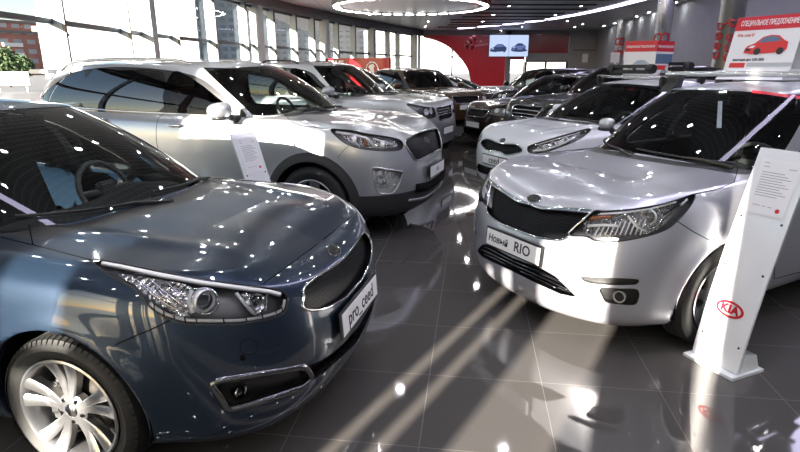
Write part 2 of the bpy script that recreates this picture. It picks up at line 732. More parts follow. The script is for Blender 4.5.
class Car:
    def __init__(c, sp, label, pos, heading, side, paint, hero=True, group=None, name='car', category='car'):
        c.sp, c.side, c.hero, c.paint = sp, side, hero, paint
        c.root = thing(name, label, category, (pos[0], pos[1], 0), math.radians(heading), group)
        c.R = Matrix.Rotation(math.radians(heading), 4, 'Z')
        c.T = Matrix.Translation((pos[0], pos[1], 0))@c.R
        inv = c.T.inverted()
        cl = inv@Vector((0, 0, CAM_H))
        c.cam = Vector((cl.x, cl.y*side, cl.z))
        c.inv3 = c.R.inverted()
        k = 1 if hero else .5
        c.sh = sh = Shell()
        G, K = body_wall(sp, int(190*k), int(58*k), int(34*k))
        sh.grid(G, 'body')
        sh.grid(K, 'cap')
        c.weld()
        c.gs = gs = Shell()
        G2, K2, base = green_wall(sp, int(150*k), int(30*k), int(18*k))
        gs.grid(G2, 'pillar')
        gs.grid(K2, 'roof')
        c.gbase = base
        c.make_tree()
    def weld(c):
        sh = c.sh
        key, mp, keep = {}, [], []
        for i, v in enumerate(sh.V):
            k = tuple(np.round(v[:3], 5))
            if k not in key:
                key[k] = len(keep); keep.append(i)
            mp.append(key[k])
        sh.V = sh.V[keep]
        F, T = [], []
        for f, t in zip(sh.F, sh.T):
            g = []
            for i in f:
                if not g or g[-1] != mp[i]: g.append(mp[i])
            if g[0] == g[-1]: g.pop()
            if len(set(g)) > 2: F.append(tuple(g)); T.append(t)
        sh.F, sh.T = F, T
    def make_tree(c):
        V = [tuple(v[:3]) for v in c.sh.V]
        n = len(V)
        V += [tuple(v[:3]) for v in c.gs.V]
        F = list(c.sh.F)+[tuple(i+n for i in f) for f in c.gs.F]
        c.tree = BVHTree.FromPolygons(V, F)
    # pixel <-> local half
    def pix(c, P):
        Q = np.array(P, float).copy()
        Q[:, 1] *= c.side
        W = np.array(c.T)[:3, :3]@Q.T
        return project(W.T+np.array(c.T)[:3, 3])
    def ray(c, u, v):
        d = c.inv3@ray_dir(u, v)
        return Vector((d.x, d.y*c.side, d.z))
    def hit(c, u, v, depth=0.):
        d = c.ray(u, v)
        p, n, _, _ = c.tree.ray_cast(c.cam, d)
        if p is None: return None, None
        if n.dot(d) > 0: n = -n
        return p+d*depth, n
    def px_line(c, pts, lift=.0015, step=3., closed=False, depth=0.):
        L = []
        P = list(pts)+([pts[0]] if closed else [])
        for a, b in zip(P[:-1], P[1:]):
            n = max(1, int(math.hypot(b[0]-a[0], b[1]-a[1])/step))
            for k in range(n):
                t = k/n
                L.append((a[0]+(b[0]-a[0])*t, a[1]+(b[1]-a[1])*t))
        if not closed: L.append(P[-1])
        out = []
        for q in L:
            p, n = c.hit(*q)
            if p is not None and (not out or (p-out[-1]).length < .25):
                d = c.ray(*q)
                out.append(p+n*lift+d*depth)
        return out
    def cast_line(c, pts, o, d, lift=.0015, step=.02):
        out = []
        for a, b in zip(pts[:-1], pts[1:]):
            L = math.hypot(b[0]-a[0], b[1]-a[1])
            n = max(1, int(L/step))
            for k in range(n+1):
                t = k/n
                u, v = a[0]+(b[0]-a[0])*t, a[1]+(b[1]-a[1])*t
                if d == 'side': p, nn, _, _ = c.tree.ray_cast(Vector((u, 3, v)), Vector((0, -1, 0)))
                elif d == 'front': p, nn, _, _ = c.tree.ray_cast(Vector((4, u, v)), Vector((-1, 0, 0)))
                else: p, nn, _, _ = c.tree.ray_cast(Vector((u, v, 4)), Vector((0, 0, -1)))
                if p is not None:
                    dd = {'side': Vector((0, -1, 0)), 'front': Vector((-1, 0, 0)), 'top': Vector((0, 0, -1))}[d]
                    if nn.dot(dd) > 0: nn = -nn
                    if not out or 1e-4 < (p+nn*lift-out[-1]).length < .3: out.append(p+nn*lift)
        return out
    def coords(c, mode, sh=None):
        sh = sh or c.sh
        if mode == 'px': return c.pix(sh.V[:, :3])
        if mode == 'xz': return sh.V[:, [0, 2]]
        if mode == 'yz': return sh.V[:, [1, 2]]
        if mode == 'xy': return sh.V[:, [0, 1]]
        if mode == 'sz': return sh.V[:, [5, 2]]
    def region(c, mode, poly, tagname, allowed, rnd=True, mask=None):
        q = smooth_poly(poly, 6) if rnd else poly
        f = sdf(c.coords(mode), q)
        m = None
        if mask is not None: m = mask(c.sh.V)
        c.sh.cut(f, tagname, allowed, m)
    # parts ------------------------------------------------------------
    def part(c, name, V, F, mat, mirror=False, **k):
        """mirror: one mesh with both sides; otherwise V is placed on the visible side as given"""
        return obj(name, V, F, mat, k.pop('parent', c.root), mirror=mirror, **k)
    def two(c, name, V, F, mat, parent=None, label=None, smooth=True):
        r = []
        for sd in (c.side, -c.side):
            VV = [(v[0], v[1]*sd, v[2]) for v in V]
            FF = [tuple(f) if sd > 0 else tuple(reversed(f)) for f in F]
            par = parent if not isinstance(parent, list) else parent[len(r)]
            o = obj(name, VV, FF, mat, par or c.root, smooth)
            if label: o['label'] = label
            r.append(o)
        return r
    def build(c, wheels=None, glass_front=None, seats='interior', tint_rear=False, cladding=False, gap_px=(), gap_side=(), rails=False, mirror=True, trims=True):
        sp, sh, gs = c.sp, c.sh, c.gs
        # wheel arches
        fl = [(0., sp['Ra']), (-sp['wb'], sp['Ra'])]
        for xw, Ra in fl:
            d = np.hypot(sh.V[:, 0]-xw, sh.V[:, 2]-sp['Rw']-.01)
            near = (sh.V[:, 1] > .5) & (sh.V[:, 4] <= 1)
            push = np.where(near & (d > Ra-.03), np.exp(-((d-Ra)/.055)**2)*sp.get('flare', .012), 0)
            sh.V[:, 1] += push
        for xw, Ra in fl:
            d = np.hypot(sh.V[:, 0]-xw, sh.V[:, 2]-sp['Rw']-.01)
            sh.cut(np.where(sh.V[:, 1] > .45, d-Ra, 1.), 'drop', ('body', 'cladding', 'headlight', 'fog'))
        if cladding:
            for xw, Ra in fl:
                d = np.hypot(sh.V[:, 0]-xw, sh.V[:, 2]-sp['Rw']-.01)
                sh.cut(np.where(sh.V[:, 1] > .45, d-Ra-.085, 1.), 'cladding', ('body',))
            sh.cut(sh.V[:, 2]-np.interp(-sh.V[:, 0], [-1, -.4, .4, 3.4, 3.9], sp['clad_z']), 'cladding', ('body',))
        # cabin opening and cowl
        gb = c.gbase[:, :2]
        poly = np.vstack([gb, gb[::-1]*[1, -1]])
        fb = sdf(sh.V[:, :2], poly)
        sh.cut(np.where(sh.V[:, 4] > .9, fb+.03, 1.), 'drop', ('body', 'cap'))
        fb = sdf(sh.V[:, :2], poly)
        cw = np.maximum(fb-sp.get('cowl', .10), np.abs(sh.V[:, 1])-.66)
        cw = np.where((sh.V[:, 4] > .95) & (sh.V[:, 0] > gb[:, 0].max()-.6), cw, 1.)
        sh.cut(cw, 'cowl', ('cap', 'body'))
        # glass
        uA = sp.get('uA', .285)
        f = np.maximum(gs.V[:, 3]-uA-.015*gs.V[:, 4], np.maximum(.04-gs.V[:, 4], gs.V[:, 4]-.97))
        gs.cut(f, 'windshield', ('pillar',))
        wins = sp['windows']
        for i, wp in enumerate(wins):
            q = smooth_poly(wp, 5) if len(wp) > 4 else wp
            f = sdf(gs.V[:, [0, 2]], q)
            f = np.where((gs.V[:, 1] > .3) & (gs.V[:, 4] < 1.), f, 1.)
            gs.cut(f, 'window%d' % i, ('pillar',))
        f = np.maximum(.80-gs.V[:, 3], np.maximum(.12-gs.V[:, 4], gs.V[:, 4]-.92))
        gs.cut(f, 'rear_glass', ('pillar',))
        # black surround of the side windows (door frames and pillars between panes)
        if sp.get('dlo'):
            f = sdf(gs.V[:, [0, 2]], smooth_poly(sp['dlo'], 5))
            f = np.where((gs.V[:, 1] > .3) & (gs.V[:, 4] < 1.), f, 1.)
            gs.cut(f, 'frame', ('pillar',))
        N, N2 = sh.normals(), gs.normals()
        c.N = N
        # painted body: lower shell + pillars + roof
        ids, F = sh.extract(('body', 'cap'))
        V = [tuple(sh.V[i, :3]) for i in ids]
        # wheel arch lip
        bd = sh.boundary(F)
        for a, b in bd:
            pa, pb = V[a], V[b]
            for xw, Ra in fl:
                if all(abs(math.hypot(p[0]-xw, p[2]-sp['Rw']-.01)-Ra) < 2e-3 for p in (pa, pb)):
                    i = len(V)
                    V += [pa, pb, (pb[0], pb[1]-.05, pb[2]), (pa[0], pa[1]-.05, pa[2])]
                    F.append((i, i+3, i+2, i+1))
        ids2, F2 = gs.extract(('pillar', 'roof'))
        n = len(V)
        V += [tuple(gs.V[i, :3]) for i in ids2]
        F += [tuple(n+i for i in f) for f in F2]
        c.body = obj('body', V, F, c.paint, c.root, mirror=True, weld=True)
        for tg, nm, mat, src in (('cladding', 'lower_cladding', 'cladding', sh), ('cowl', 'cowl_panel', 'black_plastic', sh), ('frame', 'window_surround', 'black_plastic', gs)):
            i_, f_ = src.extract((tg,))
            if f_: c.part(nm, [tuple(src.V[i, :3]) for i in i_], f_, mat, True, weld=True)
        def pane(tg, nm, mat, both):
            i_, f_ = gs.extract((tg,))
            if not f_: return
            Vp = [tuple(gs.V[i, :3]-N2[i]*.002) for i in i_]
            if both: return c.part(nm, Vp, f_, mat, True, weld=True)
            return c.two(nm, Vp, f_, mat)
        pane('windshield', 'windshield', 'windshield_glass', True)
        for i in range(len(wins)):
            pane('window%d' % i, 'side_window', 'tint_glass' if (tint_rear and i > 0) else 'side_glass', False)
        pane('rear_glass', 'rear_window', 'tint_glass', True)
        # floor pan, arch liners
        lin = MB()
        ol = np.array(sp['outline'])
        yw = ol[:, 1].max()
        lin.box((-sp['wb']/2, 0, .30), (sp['wb']-2*sp['Ra']-.02, yw*2-.14, .18))
        lin.box((.5*(ol[:, 0].max()-.15+sp['Ra']), 0, .34), (ol[:, 0].max()-.15-sp['Ra'], yw*1.2, .2))
        lin.box((-sp['wb']-sp['Ra']-.2, 0, .42), (.42, yw*1.5, .2))
        for xw, Ra in fl:
            for sg in (-1, 1):
                Vl, Fl = [], []
                for k in range(19):
                    a = -.25+(PI+.5)*k/18
                    for y in (yw-.03, yw-.38):
                        Vl.append((xw+(Ra+.012)*math.cos(a), sg*y, sp['Rw']+.01+(Ra+.012)*math.sin(a)))
                for k in range(18):
                    Fl.append((2*k, 2*k+1, 2*k+3, 2*k+2))
                Fl.append(tuple(2*k+1 for k in range(19)))
                lin.add(Vl, Fl)
        lin.build('underbody', 'gap', c.root)
        c.wheels(wheels)
        c.interior(seats)
        # shut lines
        for pts in gap_px:
            L = c.px_line(pts, lift=.0006)
            if len(L) > 1: c.two('panel_gap', *sweep(L, .0024 if c.hero else .003, 5), 'gap')
        for pts in gap_side:
            L = c.cast_line(pts, None, 'side', lift=.0006)
            if len(L) > 1: c.two('panel_gap', *sweep(L, .0026, 5), 'gap')
        if mirror: c.door_mirror()
    def wheels(c, w):
        sp = c.sp
        style, rim, mat, rot = w
        g = wheel_geo(style, sp['Rw'], rim, sp.get('tw', .215), rot)
        yw = np.array(sp['outline'])[:, 1].max()-sp.get('tw', .215)/2-.022
        meshes = {}
        for xw in (0, -sp['wb']):
            for sg in (1, -1):
                # wheel on the -y side: turned half round the vertical axis
                def mk(nm, src, mt, par, first=False):
                    k = (nm,)
                    if k not in meshes:
                        meshes[k] = make_mesh(nm, src.v, src.f, mt, True)
                        meshes[k].set_sharp_from_angle(angle=math.radians(35))
                    return link(nm, meshes[k], par)
                t = mk('wheel', g['tyre'], 'rubber', c.root)
                t.location = (xw, sg*yw, sp['Rw'])
                if sg < 0: t.rotation_euler = (0, 0, PI)
                t['label'] = 'black rubber tyre with the wheel in it'
                mk('rim', g['rim'], mat, t)
                mk('hub_cap', g['hub_cap'], 'chrome', t)
                mk('rim_back', g['rim_back'], 'gap', t)
                if c.hero:
                    mk('brake_disc', g['brake_disc'], 'disc', t)
                    mk('brake_caliper', g['brake_caliper'], 'steel', t)
                    for q in g['nut_at']: mk('wheel_nut', g['wheel_nut'], 'dark_chrome', t).location = q
    def interior(c, mat):
        sp = c.sp
        zb = sp['gbz'][4]
        xb = sp['gb'][0][0]
        yi = sp['gb'][5][1]-.06
        xr = sp['gb'][-1][0]
        m = MB()
        # dash: rounded section swept across the cabin
        V, F = [], []
        sec = [(xb-.06, zb-.10), (xb-.10, zb-.02), (xb-.30, zb+.012), (xb-.52, zb+.00), (xb-.62, zb-.05), (xb-.66, zb-.16), (xb-.60, zb-.4)]
        ys = np.linspace(-yi, yi, 15)
        for y in ys:
            for x, z in sec:
                hump = .045*math.exp(-((y-c.lhd*.36)/.2)**2)*(1 if x < xb-.25 else 0)
                V.append((x-.12*(y/yi)**2, y, z-.05*(y/yi)**4+hump))
        ns = len(sec)
        for i in range(14):
            for k in range(ns-1):
                F.append((i*ns+k, i*ns+k+1, (i+1)*ns+k+1, (i+1)*ns+k))
        obj('dashboard', V, F, 'interior', c.root)
        fl = MB()
        fl.box(((xb-.5+xr)/2, 0, .46), (abs(xr-xb)-.5, yi*2, .04))
        fl.box((xr+.45, 0, .68), (.7, yi*1.7, .4), bev=.03)
        fl.build('cabin_floor', 'interior', c.root)
        def seat(x, y, w=.5):
            s = MB()
            s.box((x+.05, y, .60), (.5, w, .2), bev=.06)
            b = MB()
            b.box((0, 0, .31), (.14, w-.04, .62), bev=.05)
            b.box((-.005, 0, .72), (.10, .26, .18), bev=.04)
            b.box((0, .06, .61), (.015, .015, .06)); b.box((0, -.06, .61), (.015, .015, .06))
            a = math.radians(-18)
            s.add([(x-.22+p[0]*math.cos(a)+p[2]*math.sin(a), y+p[1], .62+(zb-.95)-p[0]*math.sin(a)+p[2]*math.cos(a)) for p in b.v], b.f)
            return s
        for y in (.36, -.36):
            seat(xb-1.15, y).build('front_seat', mat, c.root, smooth=True)
        if c.hero:
            s = seat(xb-2.0, .33, .6)
            t = seat(xb-2.0, -.33, .6)
            s.add(t.v, t.f)
            s.build('rear_bench', mat, c.root, smooth=True)
        # steering wheel (left-hand drive)
        st = MB()
        L = []
        cx, cz = xb-.72, zb-.02
        tl = math.radians(25)
        for k in range(28):
            a = 2*PI*k/28
            L.append((cx-.18*math.sin(a)*math.sin(tl), .36*c.lhd+.185*math.cos(a), cz+.185*math.sin(a)*math.cos(tl)))
        st.tube(L, .016, 8, closed=True)
        for a in (PI*.02, PI*.98, PI*1.5):
            st.tube([(cx, .36*c.lhd, cz), (cx-.18*math.sin(a)*math.sin(tl), .36*c.lhd+.18*math.cos(a), cz+.18*math.sin(a)*math.cos(tl))], .018, 6)
        st.box((cx, .36*c.lhd, cz), (.05, .13, .12), bev=.02)
        st.build('steering_wheel', 'interior_grey', c.root, smooth=True)
        mr = MB()
        xt = sp['gt'][0][0]
        mr.box((xt+.04, 0, sp['gtz'][0]-.075), (.03, .24, .07), bev=.012)
        mr.tube([(xt+.05, 0, sp['gtz'][0]-.03), (xt+.045, 0, sp['gtz'][0]-.07)], .01, 6)
        mr.build('inner_mirror', 'black_plastic', c.root, smooth=True)
    lhd = 1
    def door_mirror(c):
        sp = c.sp
        x, y, z = sp['mirror']
        # shell: scaled blob, flat glass face to the rear
        V, F = [], []
        n, m = 18, 12
        for i in range(m+1):
            ph = PI*i/m
            for k in range(n):
                a = 2*PI*k/n
                cx, cy, cz = math.cos(ph), math.sin(ph)*math.cos(a), math.sin(ph)*math.sin(a)
                f = lambda q, e: math.copysign(abs(q)**e, q)
                dx = f(cx, .8)*.085
                if dx < -.03: dx = -.03
                V.append((x+dx-.04*max(0, cy), y+f(cy, .7)*.115, z+f(cz, .75)*.075-.01*cy))
        for i in range(m):
            for k in range(n):
                F.append((i*n+k, i*n+(k+1) % n, (i+1)*n+(k+1) % n, (i+1)*n+k))
        ms = sp.get('mirror_size', 1.)
        V = [(x+(v[0]-x)*ms, y+(v[1]-y)*ms, z+(v[2]-z)*ms) for v in V]
        r = c.two('door_mirror', V, F, c.paint)
        b = MB()
        b.tube([(x-.0, y-.10*ms, z-.055), (x+.02, y-.17, z-.09), (x+.03, y-.24, z-.10)], [.028, .03, .04], 8)
        b.box((x+.01, y, z-.068*ms), (.11*ms, .17*ms, .03), bev=.012)
        c.two('mirror_base', b.v, b.f, 'black_plastic', parent=r)
        g = MB()
        g.box((x-.034*ms, y, z), (.006, .19*ms, .11*ms), bev=.002)
        c.two('mirror_glass', g.v, g.f, 'chrome', parent=r)
    def plate(c, z, text, tilt=0., y0=0., x0=None, bracket='black_plastic', tsize=.07, off=.012, texts=None):
        if x0 is None:
            x0 = max((c.tree.ray_cast(Vector((4, .05, zz)), Vector((-1, 0, 0)))[0] or Vector((0, 0, 0))).x for zz in (z-.05, z, z+.05))
        e = MB()
        e.box((0, 0, 0), (.012, .54, .132), bev=.004)
        p = e.build('number_plate', bracket, c.root, smooth=False, loc=(x0+off, y0, z), rot=(0, tilt, 0))
        f = MB()
        f.box((.007, 0, 0), (.004, .515, .108), bev=.0015)
        f.build('plate_face', 'plate_white', p)
        V, F = [], []
        for (tx, sz, oy, oz, shr) in (texts or [(text, tsize, 0, 0, 0)]):
            v, ff = text_geo(tx, sz, .0006, .0012, shr)
            n = len(V)
            V += place(v, (.0098, oy, oz), (0, 1, 0), (0, 0, 1))
            F += [tuple(n+i for i in q) for q in ff]
        if F:
            obj('plate_lettering', V, F, 'ink', p, smooth=False)
        return p
    def badge(c, z=None, sz=.058, px=None, front=True):
        """oval maker's badge on the nose"""
        if px is not None:
            # where the sight line meets the car's middle plane
            d = c.ray(*px)
            t = -c.cam.y/d.y
            p = c.cam+d*t
        else:
            p, n, _, _ = c.tree.ray_cast(Vector((4, .002, z)), Vector((-1, 0, 0)))
        q, n, _, _ = c.tree.find_nearest(p)
        p = Vector((q.x, 0, q.z))
        n = Vector((n.x, 0, n.z)).normalized()
        if n.x+n.z < 0: n = -n
        V, F, base, LV, LF = oval_badge(sz)
        ex, ey = Vector((0, 1, 0)), n.cross(Vector((0, 1, 0)))
        B = MB()
        o_ = p+n*.003
        B.add(place(V, o_, ex, ey), F, 0)
        B.add(place(LV, o_, ex, ey), LF, 0)
        B.add(place(base, o_, ex, ey), [tuple(range(len(base)))], 1)
        B.build('badge', ['chrome', 'ink'], c.root)
        return p, n
    def lamp(c, tagname, name='headlight', depth=.05, mat='lamp_bowl', lens='lens', rim=None):
        """clear cover over a recessed bowl; returns the two bowl objects"""
        V, F = inset_parts(c.sh, c.N, (tagname,), depth)
        if not F: return [c.root, c.root]
        r = c.two(name, V, F, mat)
        ids, F2 = c.sh.extract((tagname,))
        c.two('lamp_cover', [tuple(c.sh.V[i, :3]+c.N[i]*.001) for i in ids], F2, lens, parent=r)
        return r
    def recess(c, tagname, name, depth, mat, both=True):
        V, F = inset_parts(c.sh, c.N, (tagname,), depth)
        if not F: return None
        if both: return c.part(name, V, F, mat, True, weld=True)
        return c.two(name, V, F, mat)
    def edge_trim(c, tagname, name, r, mat, lift=.002, both=True, parent=None):
        """tube along a region's outline"""
        ids, F = c.sh.extract((tagname,))
        bd = c.sh.boundary(F)
        nxt = {a: b for a, b in bd}
        tubes = []
        used = set()
        P = [Vector(c.sh.V[i, :3]+c.N[i]*lift) for i in ids]
        for s0 in list(nxt):
            if s0 in used: continue
            L, q = [], s0
            while q in nxt and q not in used:
                used.add(q); L.append(q); q = nxt[q]
            pts = [P[i] for i in L]
            pts = [p for p in pts]
            # stretches on the centre line are not an edge
            runs, cur = [], []
            for p in pts+[pts[0]]:
                if abs(p.y) < 1e-3:
                    if cur: cur.append(p); runs.append(cur)
                    cur = [p]
                else:
                    cur.append(p)
            if cur: runs.append(cur)
            if len(runs) > 1 and abs(pts[0].y) > 1e-3:
                runs[0] = runs.pop()+runs[0][1:]
            for R_ in runs:
                thin = [R_[0]]
                for p in R_[1:]:
                    if (p-thin[-1]).length > .006: thin.append(p)
                if len(thin) > 3: tubes.append(thin)
        for th in tubes:
            V, F = sweep(th, r, 7)
            if both: obj(name, V, F, mat, parent or c.root, mirror=True, weld=True)
            else: c.two(name, V, F, mat, parent=parent)
    def px_tube(c, name, pts, r, mat, depth=0., parent=None, closed=False, lift=0., step=2.):
        L = c.px_line(pts, lift=lift, depth=depth, closed=closed, step=step)
        if len(L) < 2: return None
        g = MB().tube(L, r, 7)
        return c.two(name, g.v, g.f, mat, parent=parent)
    def px_patch(c, name, pts, mat, depth=.02, parent=None, rings=7, n=4):
        P = [np.array(p) for p in smooth_poly(pts, n)]
        ctr = sum(P)/len(P)
        V, F = [], []
        def put(q):
            h, nn = c.hit(q[0], q[1])
            if h is None: return None
            V.append(h+c.ray(q[0], q[1])*depth)
            return len(V)-1
        c0 = put(ctr)
        prev = None
        for i in range(1, rings+1):
            cur = [put(ctr+(p-ctr)*i/rings) for p in P]
            m = len(P)
            for k in range(m):
                l = (k+1) % m
                if prev is None: f = (c0, cur[k], cur[l])
                else: f = (prev[k], cur[k], cur[l], prev[l])
                if None not in f: F.append(f)
            prev = cur
        return c.two(name, V, F, mat, parent=parent)
    def px_lens(c, name, u, v, r, mat, depth=.03, parent=None, fwd=(1, .15, 0), ln=.03, glass=None):
        p, n = c.hit(u, v)
        if p is None: return
        q = p+c.ray(u, v)*depth
        ax = Vector(fwd).normalized()
        ex = ax.cross(Vector((0, 0, 1))).normalized()
        ey = ex.cross(ax)
        V, F = lathe([(r*.82, -ln), (r, -ln*.3), (r*1.04, ln*.1), (r*.92, ln*.12), (r*.88, -ln*.1)], 'z', 28)
        W = [q+ex*a+ey*b+ax*h for a, b, h in V]
        o = c.two(name, W, F, mat, parent=parent)
        V, F = lathe([(r*.88, 0), (r*.75, r*.3), (r*.45, r*.52), (0.001, r*.6)], 'z', 24)
        W = [q+ex*a+ey*b+ax*(h-ln*.2) for a, b, h in V]
        c.two('projector_lens' if 'proj' in name else 'bulb', W, F, glass or 'lamp_glass', parent=parent)
    def wipers(c):
        sp = c.sp
        xb, zb = sp['gb'][0][0], sp['gbz'][0]
        g = []
        for (y0, y1) in ((.55*c.lhd, -.05*c.lhd), (-.05*c.lhd, -.60*c.lhd)):
            m = MB()
            pts = []
            for k in range(12):
                t = k/11
                y = y0+(y1-y0)*t
                z = sp['gbz'][0]+.004+.03*t
                p, n, _, _ = c.tree.ray_cast(Vector((2, abs(y), z+.01)), Vector((-1, 0, 0)))
                if p is None: continue
                pts.append((p.x+.012, y, p.z+.008))
            if len(pts) > 3:
                m.tube(pts, .007, 6)
                m.tube([(pts[0][0]+.05, pts[0][1]+.02*c.lhd, pts[0][2]-.02), pts[3], pts[5]], [.013, .010, .006], 6)
                m.build('wiper', 'black_plastic', c.root, smooth=True)
    def handles(c, pts, mat=None):
        for (x, z) in pts:
            p, n, _, _ = c.tree.ray_cast(Vector((x, 3, z)), Vector((0, -1, 0)))
            if p is None: continue
            m = MB()
            m.tube([(x+.10, p.y+.004, z), (x+.08, p.y+.028, z+.004), (x, p.y+.034, z+.006), (x-.08, p.y+.028, z+.004), (x-.10, p.y+.004, z)], [.012, .015, .016, .015, .012], 8)
            c.two('door_handle', m.v, m.f, mat or c.paint)
# ------------------------------------------------------------------ car shapes (metres; x forward from the front axle)
HATCH = dict(
    outline=[(.905, 0), (.905, .22), (.875, .45), (.775, .67), (.58, .82), (.32, .885), (0, .895), (-.6, .89), (-1.4, .895), (-2.2, .895), (-2.7, .89), (-3.05, .84), (-3.3, .66), (-3.39, .4), (-3.41, .2), (-3.41, 0)],
    zx=[.905, .75, 0, -1.6, -3.4],
    levels=[(.12, .10, .15, .17, .18, .19, .24), (.035, .035, .19, .20, .20, .21, .27), (.005, .015, .30, .32, .33, .33, .40), (0, 0, .44, .46, .50, .52, .55),
            (.01, 0, .56, .58, .62, .66, .70), (.04, .005, .66, .68, .72, .78, .82), (.09, .02, .75, .77, .81, .86, .92), (.16, .05, .80, .82, .87, .92, .98), (.26, .11, .835, .855, .915, .955, 1.02)],
    spine=[(.70, .835), (.4, .905), (.2, .938), (0, .965), (-.35, .995), (-3.5, 1.05)],
    crease=[(.56, .44, .05, .012), (.30, .22, .10, .004)],
    gb=[(-.10, 0), (-.11, .22), (-.17, .46), (-.33, .655), (-.68, .725), (-1.2, .745), (-1.8, .75), (-2.4, .73), (-2.9, .68), (-3.15, .52), (-3.2, .3), (-3.2, 0)],
    gbz=[.965, .96, .95, .935, .92, .925, .95, .98, 1.0, 1.03, 1.03, 1.03],
    gt=[(-1.10, 0), (-1.11, .18), (-1.14, .36), (-1.22, .50), (-1.40, .545), (-1.7, .56), (-2.1, .56), (-2.5, .54), (-2.8, .48), (-2.93, .34), (-2.95, .18), (-2.95, 0)],
    gtz=[1.375, 1.372, 1.365, 1.355, 1.36, 1.375, 1.38, 1.37, 1.35, 1.33, 1.33, 1.335], crown=.05,
    dlo=[(-.80, .94), (-1.15, 1.16), (-1.5, 1.31), (-2.1, 1.345), (-2.6, 1.28), (-2.95, 1.12), (-2.6, 1.03), (-1.8, .985), (-1.2, .95)],
    windows=[[(-.93, .97), (-1.2, 1.15), (-1.5, 1.285), (-2.0, 1.315), (-2.06, 1.0), (-1.5, .975)], [(-2.14, 1.02), (-2.1, 1.315), (-2.55, 1.25), (-2.85, 1.12), (-2.5, 1.05)]],
    Rw=.317, Ra=.355, wb=2.65, mirror=(-1.0, .91, .97), uA=.29)
SUV = dict(
    outline=[(.95, 0), (.95, .24), (.92, .5), (.82, .74), (.6, .89), (.32, .945), (0, .955), (-.6, .945), (-1.4, .95), (-2.2, .95), (-2.9, .94), (-3.3, .9), (-3.65, .74), (-3.8, .5), (-3.83, .25), (-3.83, 0)],
    zx=[.95, .75, 0, -1.6, -3.8],
    levels=[(.14, .10, .22, .25, .26, .27, .34), (.04, .03, .27, .29, .30, .31, .40), (0, .01, .40, .42, .44, .45, .52), (0, 0, .56, .57, .60, .62, .66), (.01, 0, .70, .71, .75, .80, .83),
            (.035, .005, .80, .84, .90, .97, .99), (.08, .025, .90, .95, 1.02, 1.07, 1.09), (.15, .06, .97, 1.03, 1.10, 1.13, 1.14), (.27, .13, 1.01, 1.07, 1.135, 1.16, 1.17)],
    spine=[(.70, 1.01), (.3, 1.115), (0, 1.16), (-.4, 1.195), (-4, 1.25)], crease=[(.50, .40, .10, .014)],
    gb=[(-.32, 0), (-.33, .25), (-.40, .5), (-.57, .70), (-.86, .78), (-1.4, .81), (-2.0, .82), (-2.7, .80), (-3.3, .74), (-3.62, .56), (-3.68, .3), (-3.68, 0)],
    gbz=[1.17, 1.17, 1.16, 1.145, 1.14, 1.145, 1.155, 1.165, 1.18, 1.20, 1.20, 1.20],
    gt=[(-1.08, 0), (-1.09, .2), (-1.13, .42), (-1.23, .58), (-1.45, .63), (-1.9, .65), (-2.4, .65), (-2.9, .63), (-3.2, .57), (-3.42, .42), (-3.46, .22), (-3.46, 0)],
    gtz=[1.655, 1.65, 1.64, 1.635, 1.645, 1.66, 1.665, 1.65, 1.62, 1.58, 1.58, 1.58], crown=.055,
    dlo=[(-.85, 1.155), (-1.1, 1.36), (-1.45, 1.55), (-2.1, 1.63), (-2.7, 1.615), (-3.2, 1.50), (-3.47, 1.28), (-3.1, 1.20), (-2.2, 1.17), (-1.4, 1.16)],
    windows=[[(-1.00, 1.18), (-1.2, 1.37), (-1.48, 1.53), (-1.70, 1.575), (-1.70, 1.185)], [(-1.80, 1.19), (-1.80, 1.58), (-2.3, 1.60), (-2.68, 1.595), (-2.72, 1.205)], [(-2.80, 1.21), (-2.76, 1.585), (-3.12, 1.49), (-3.38, 1.29), (-3.1, 1.225)]],
    Rw=.365, Ra=.405, wb=2.78, mirror=(-.86, 1.06, 1.235), uA=.285, clad_z=[.49, .47, .40, .42, .46], flare=.02, tw=.235)
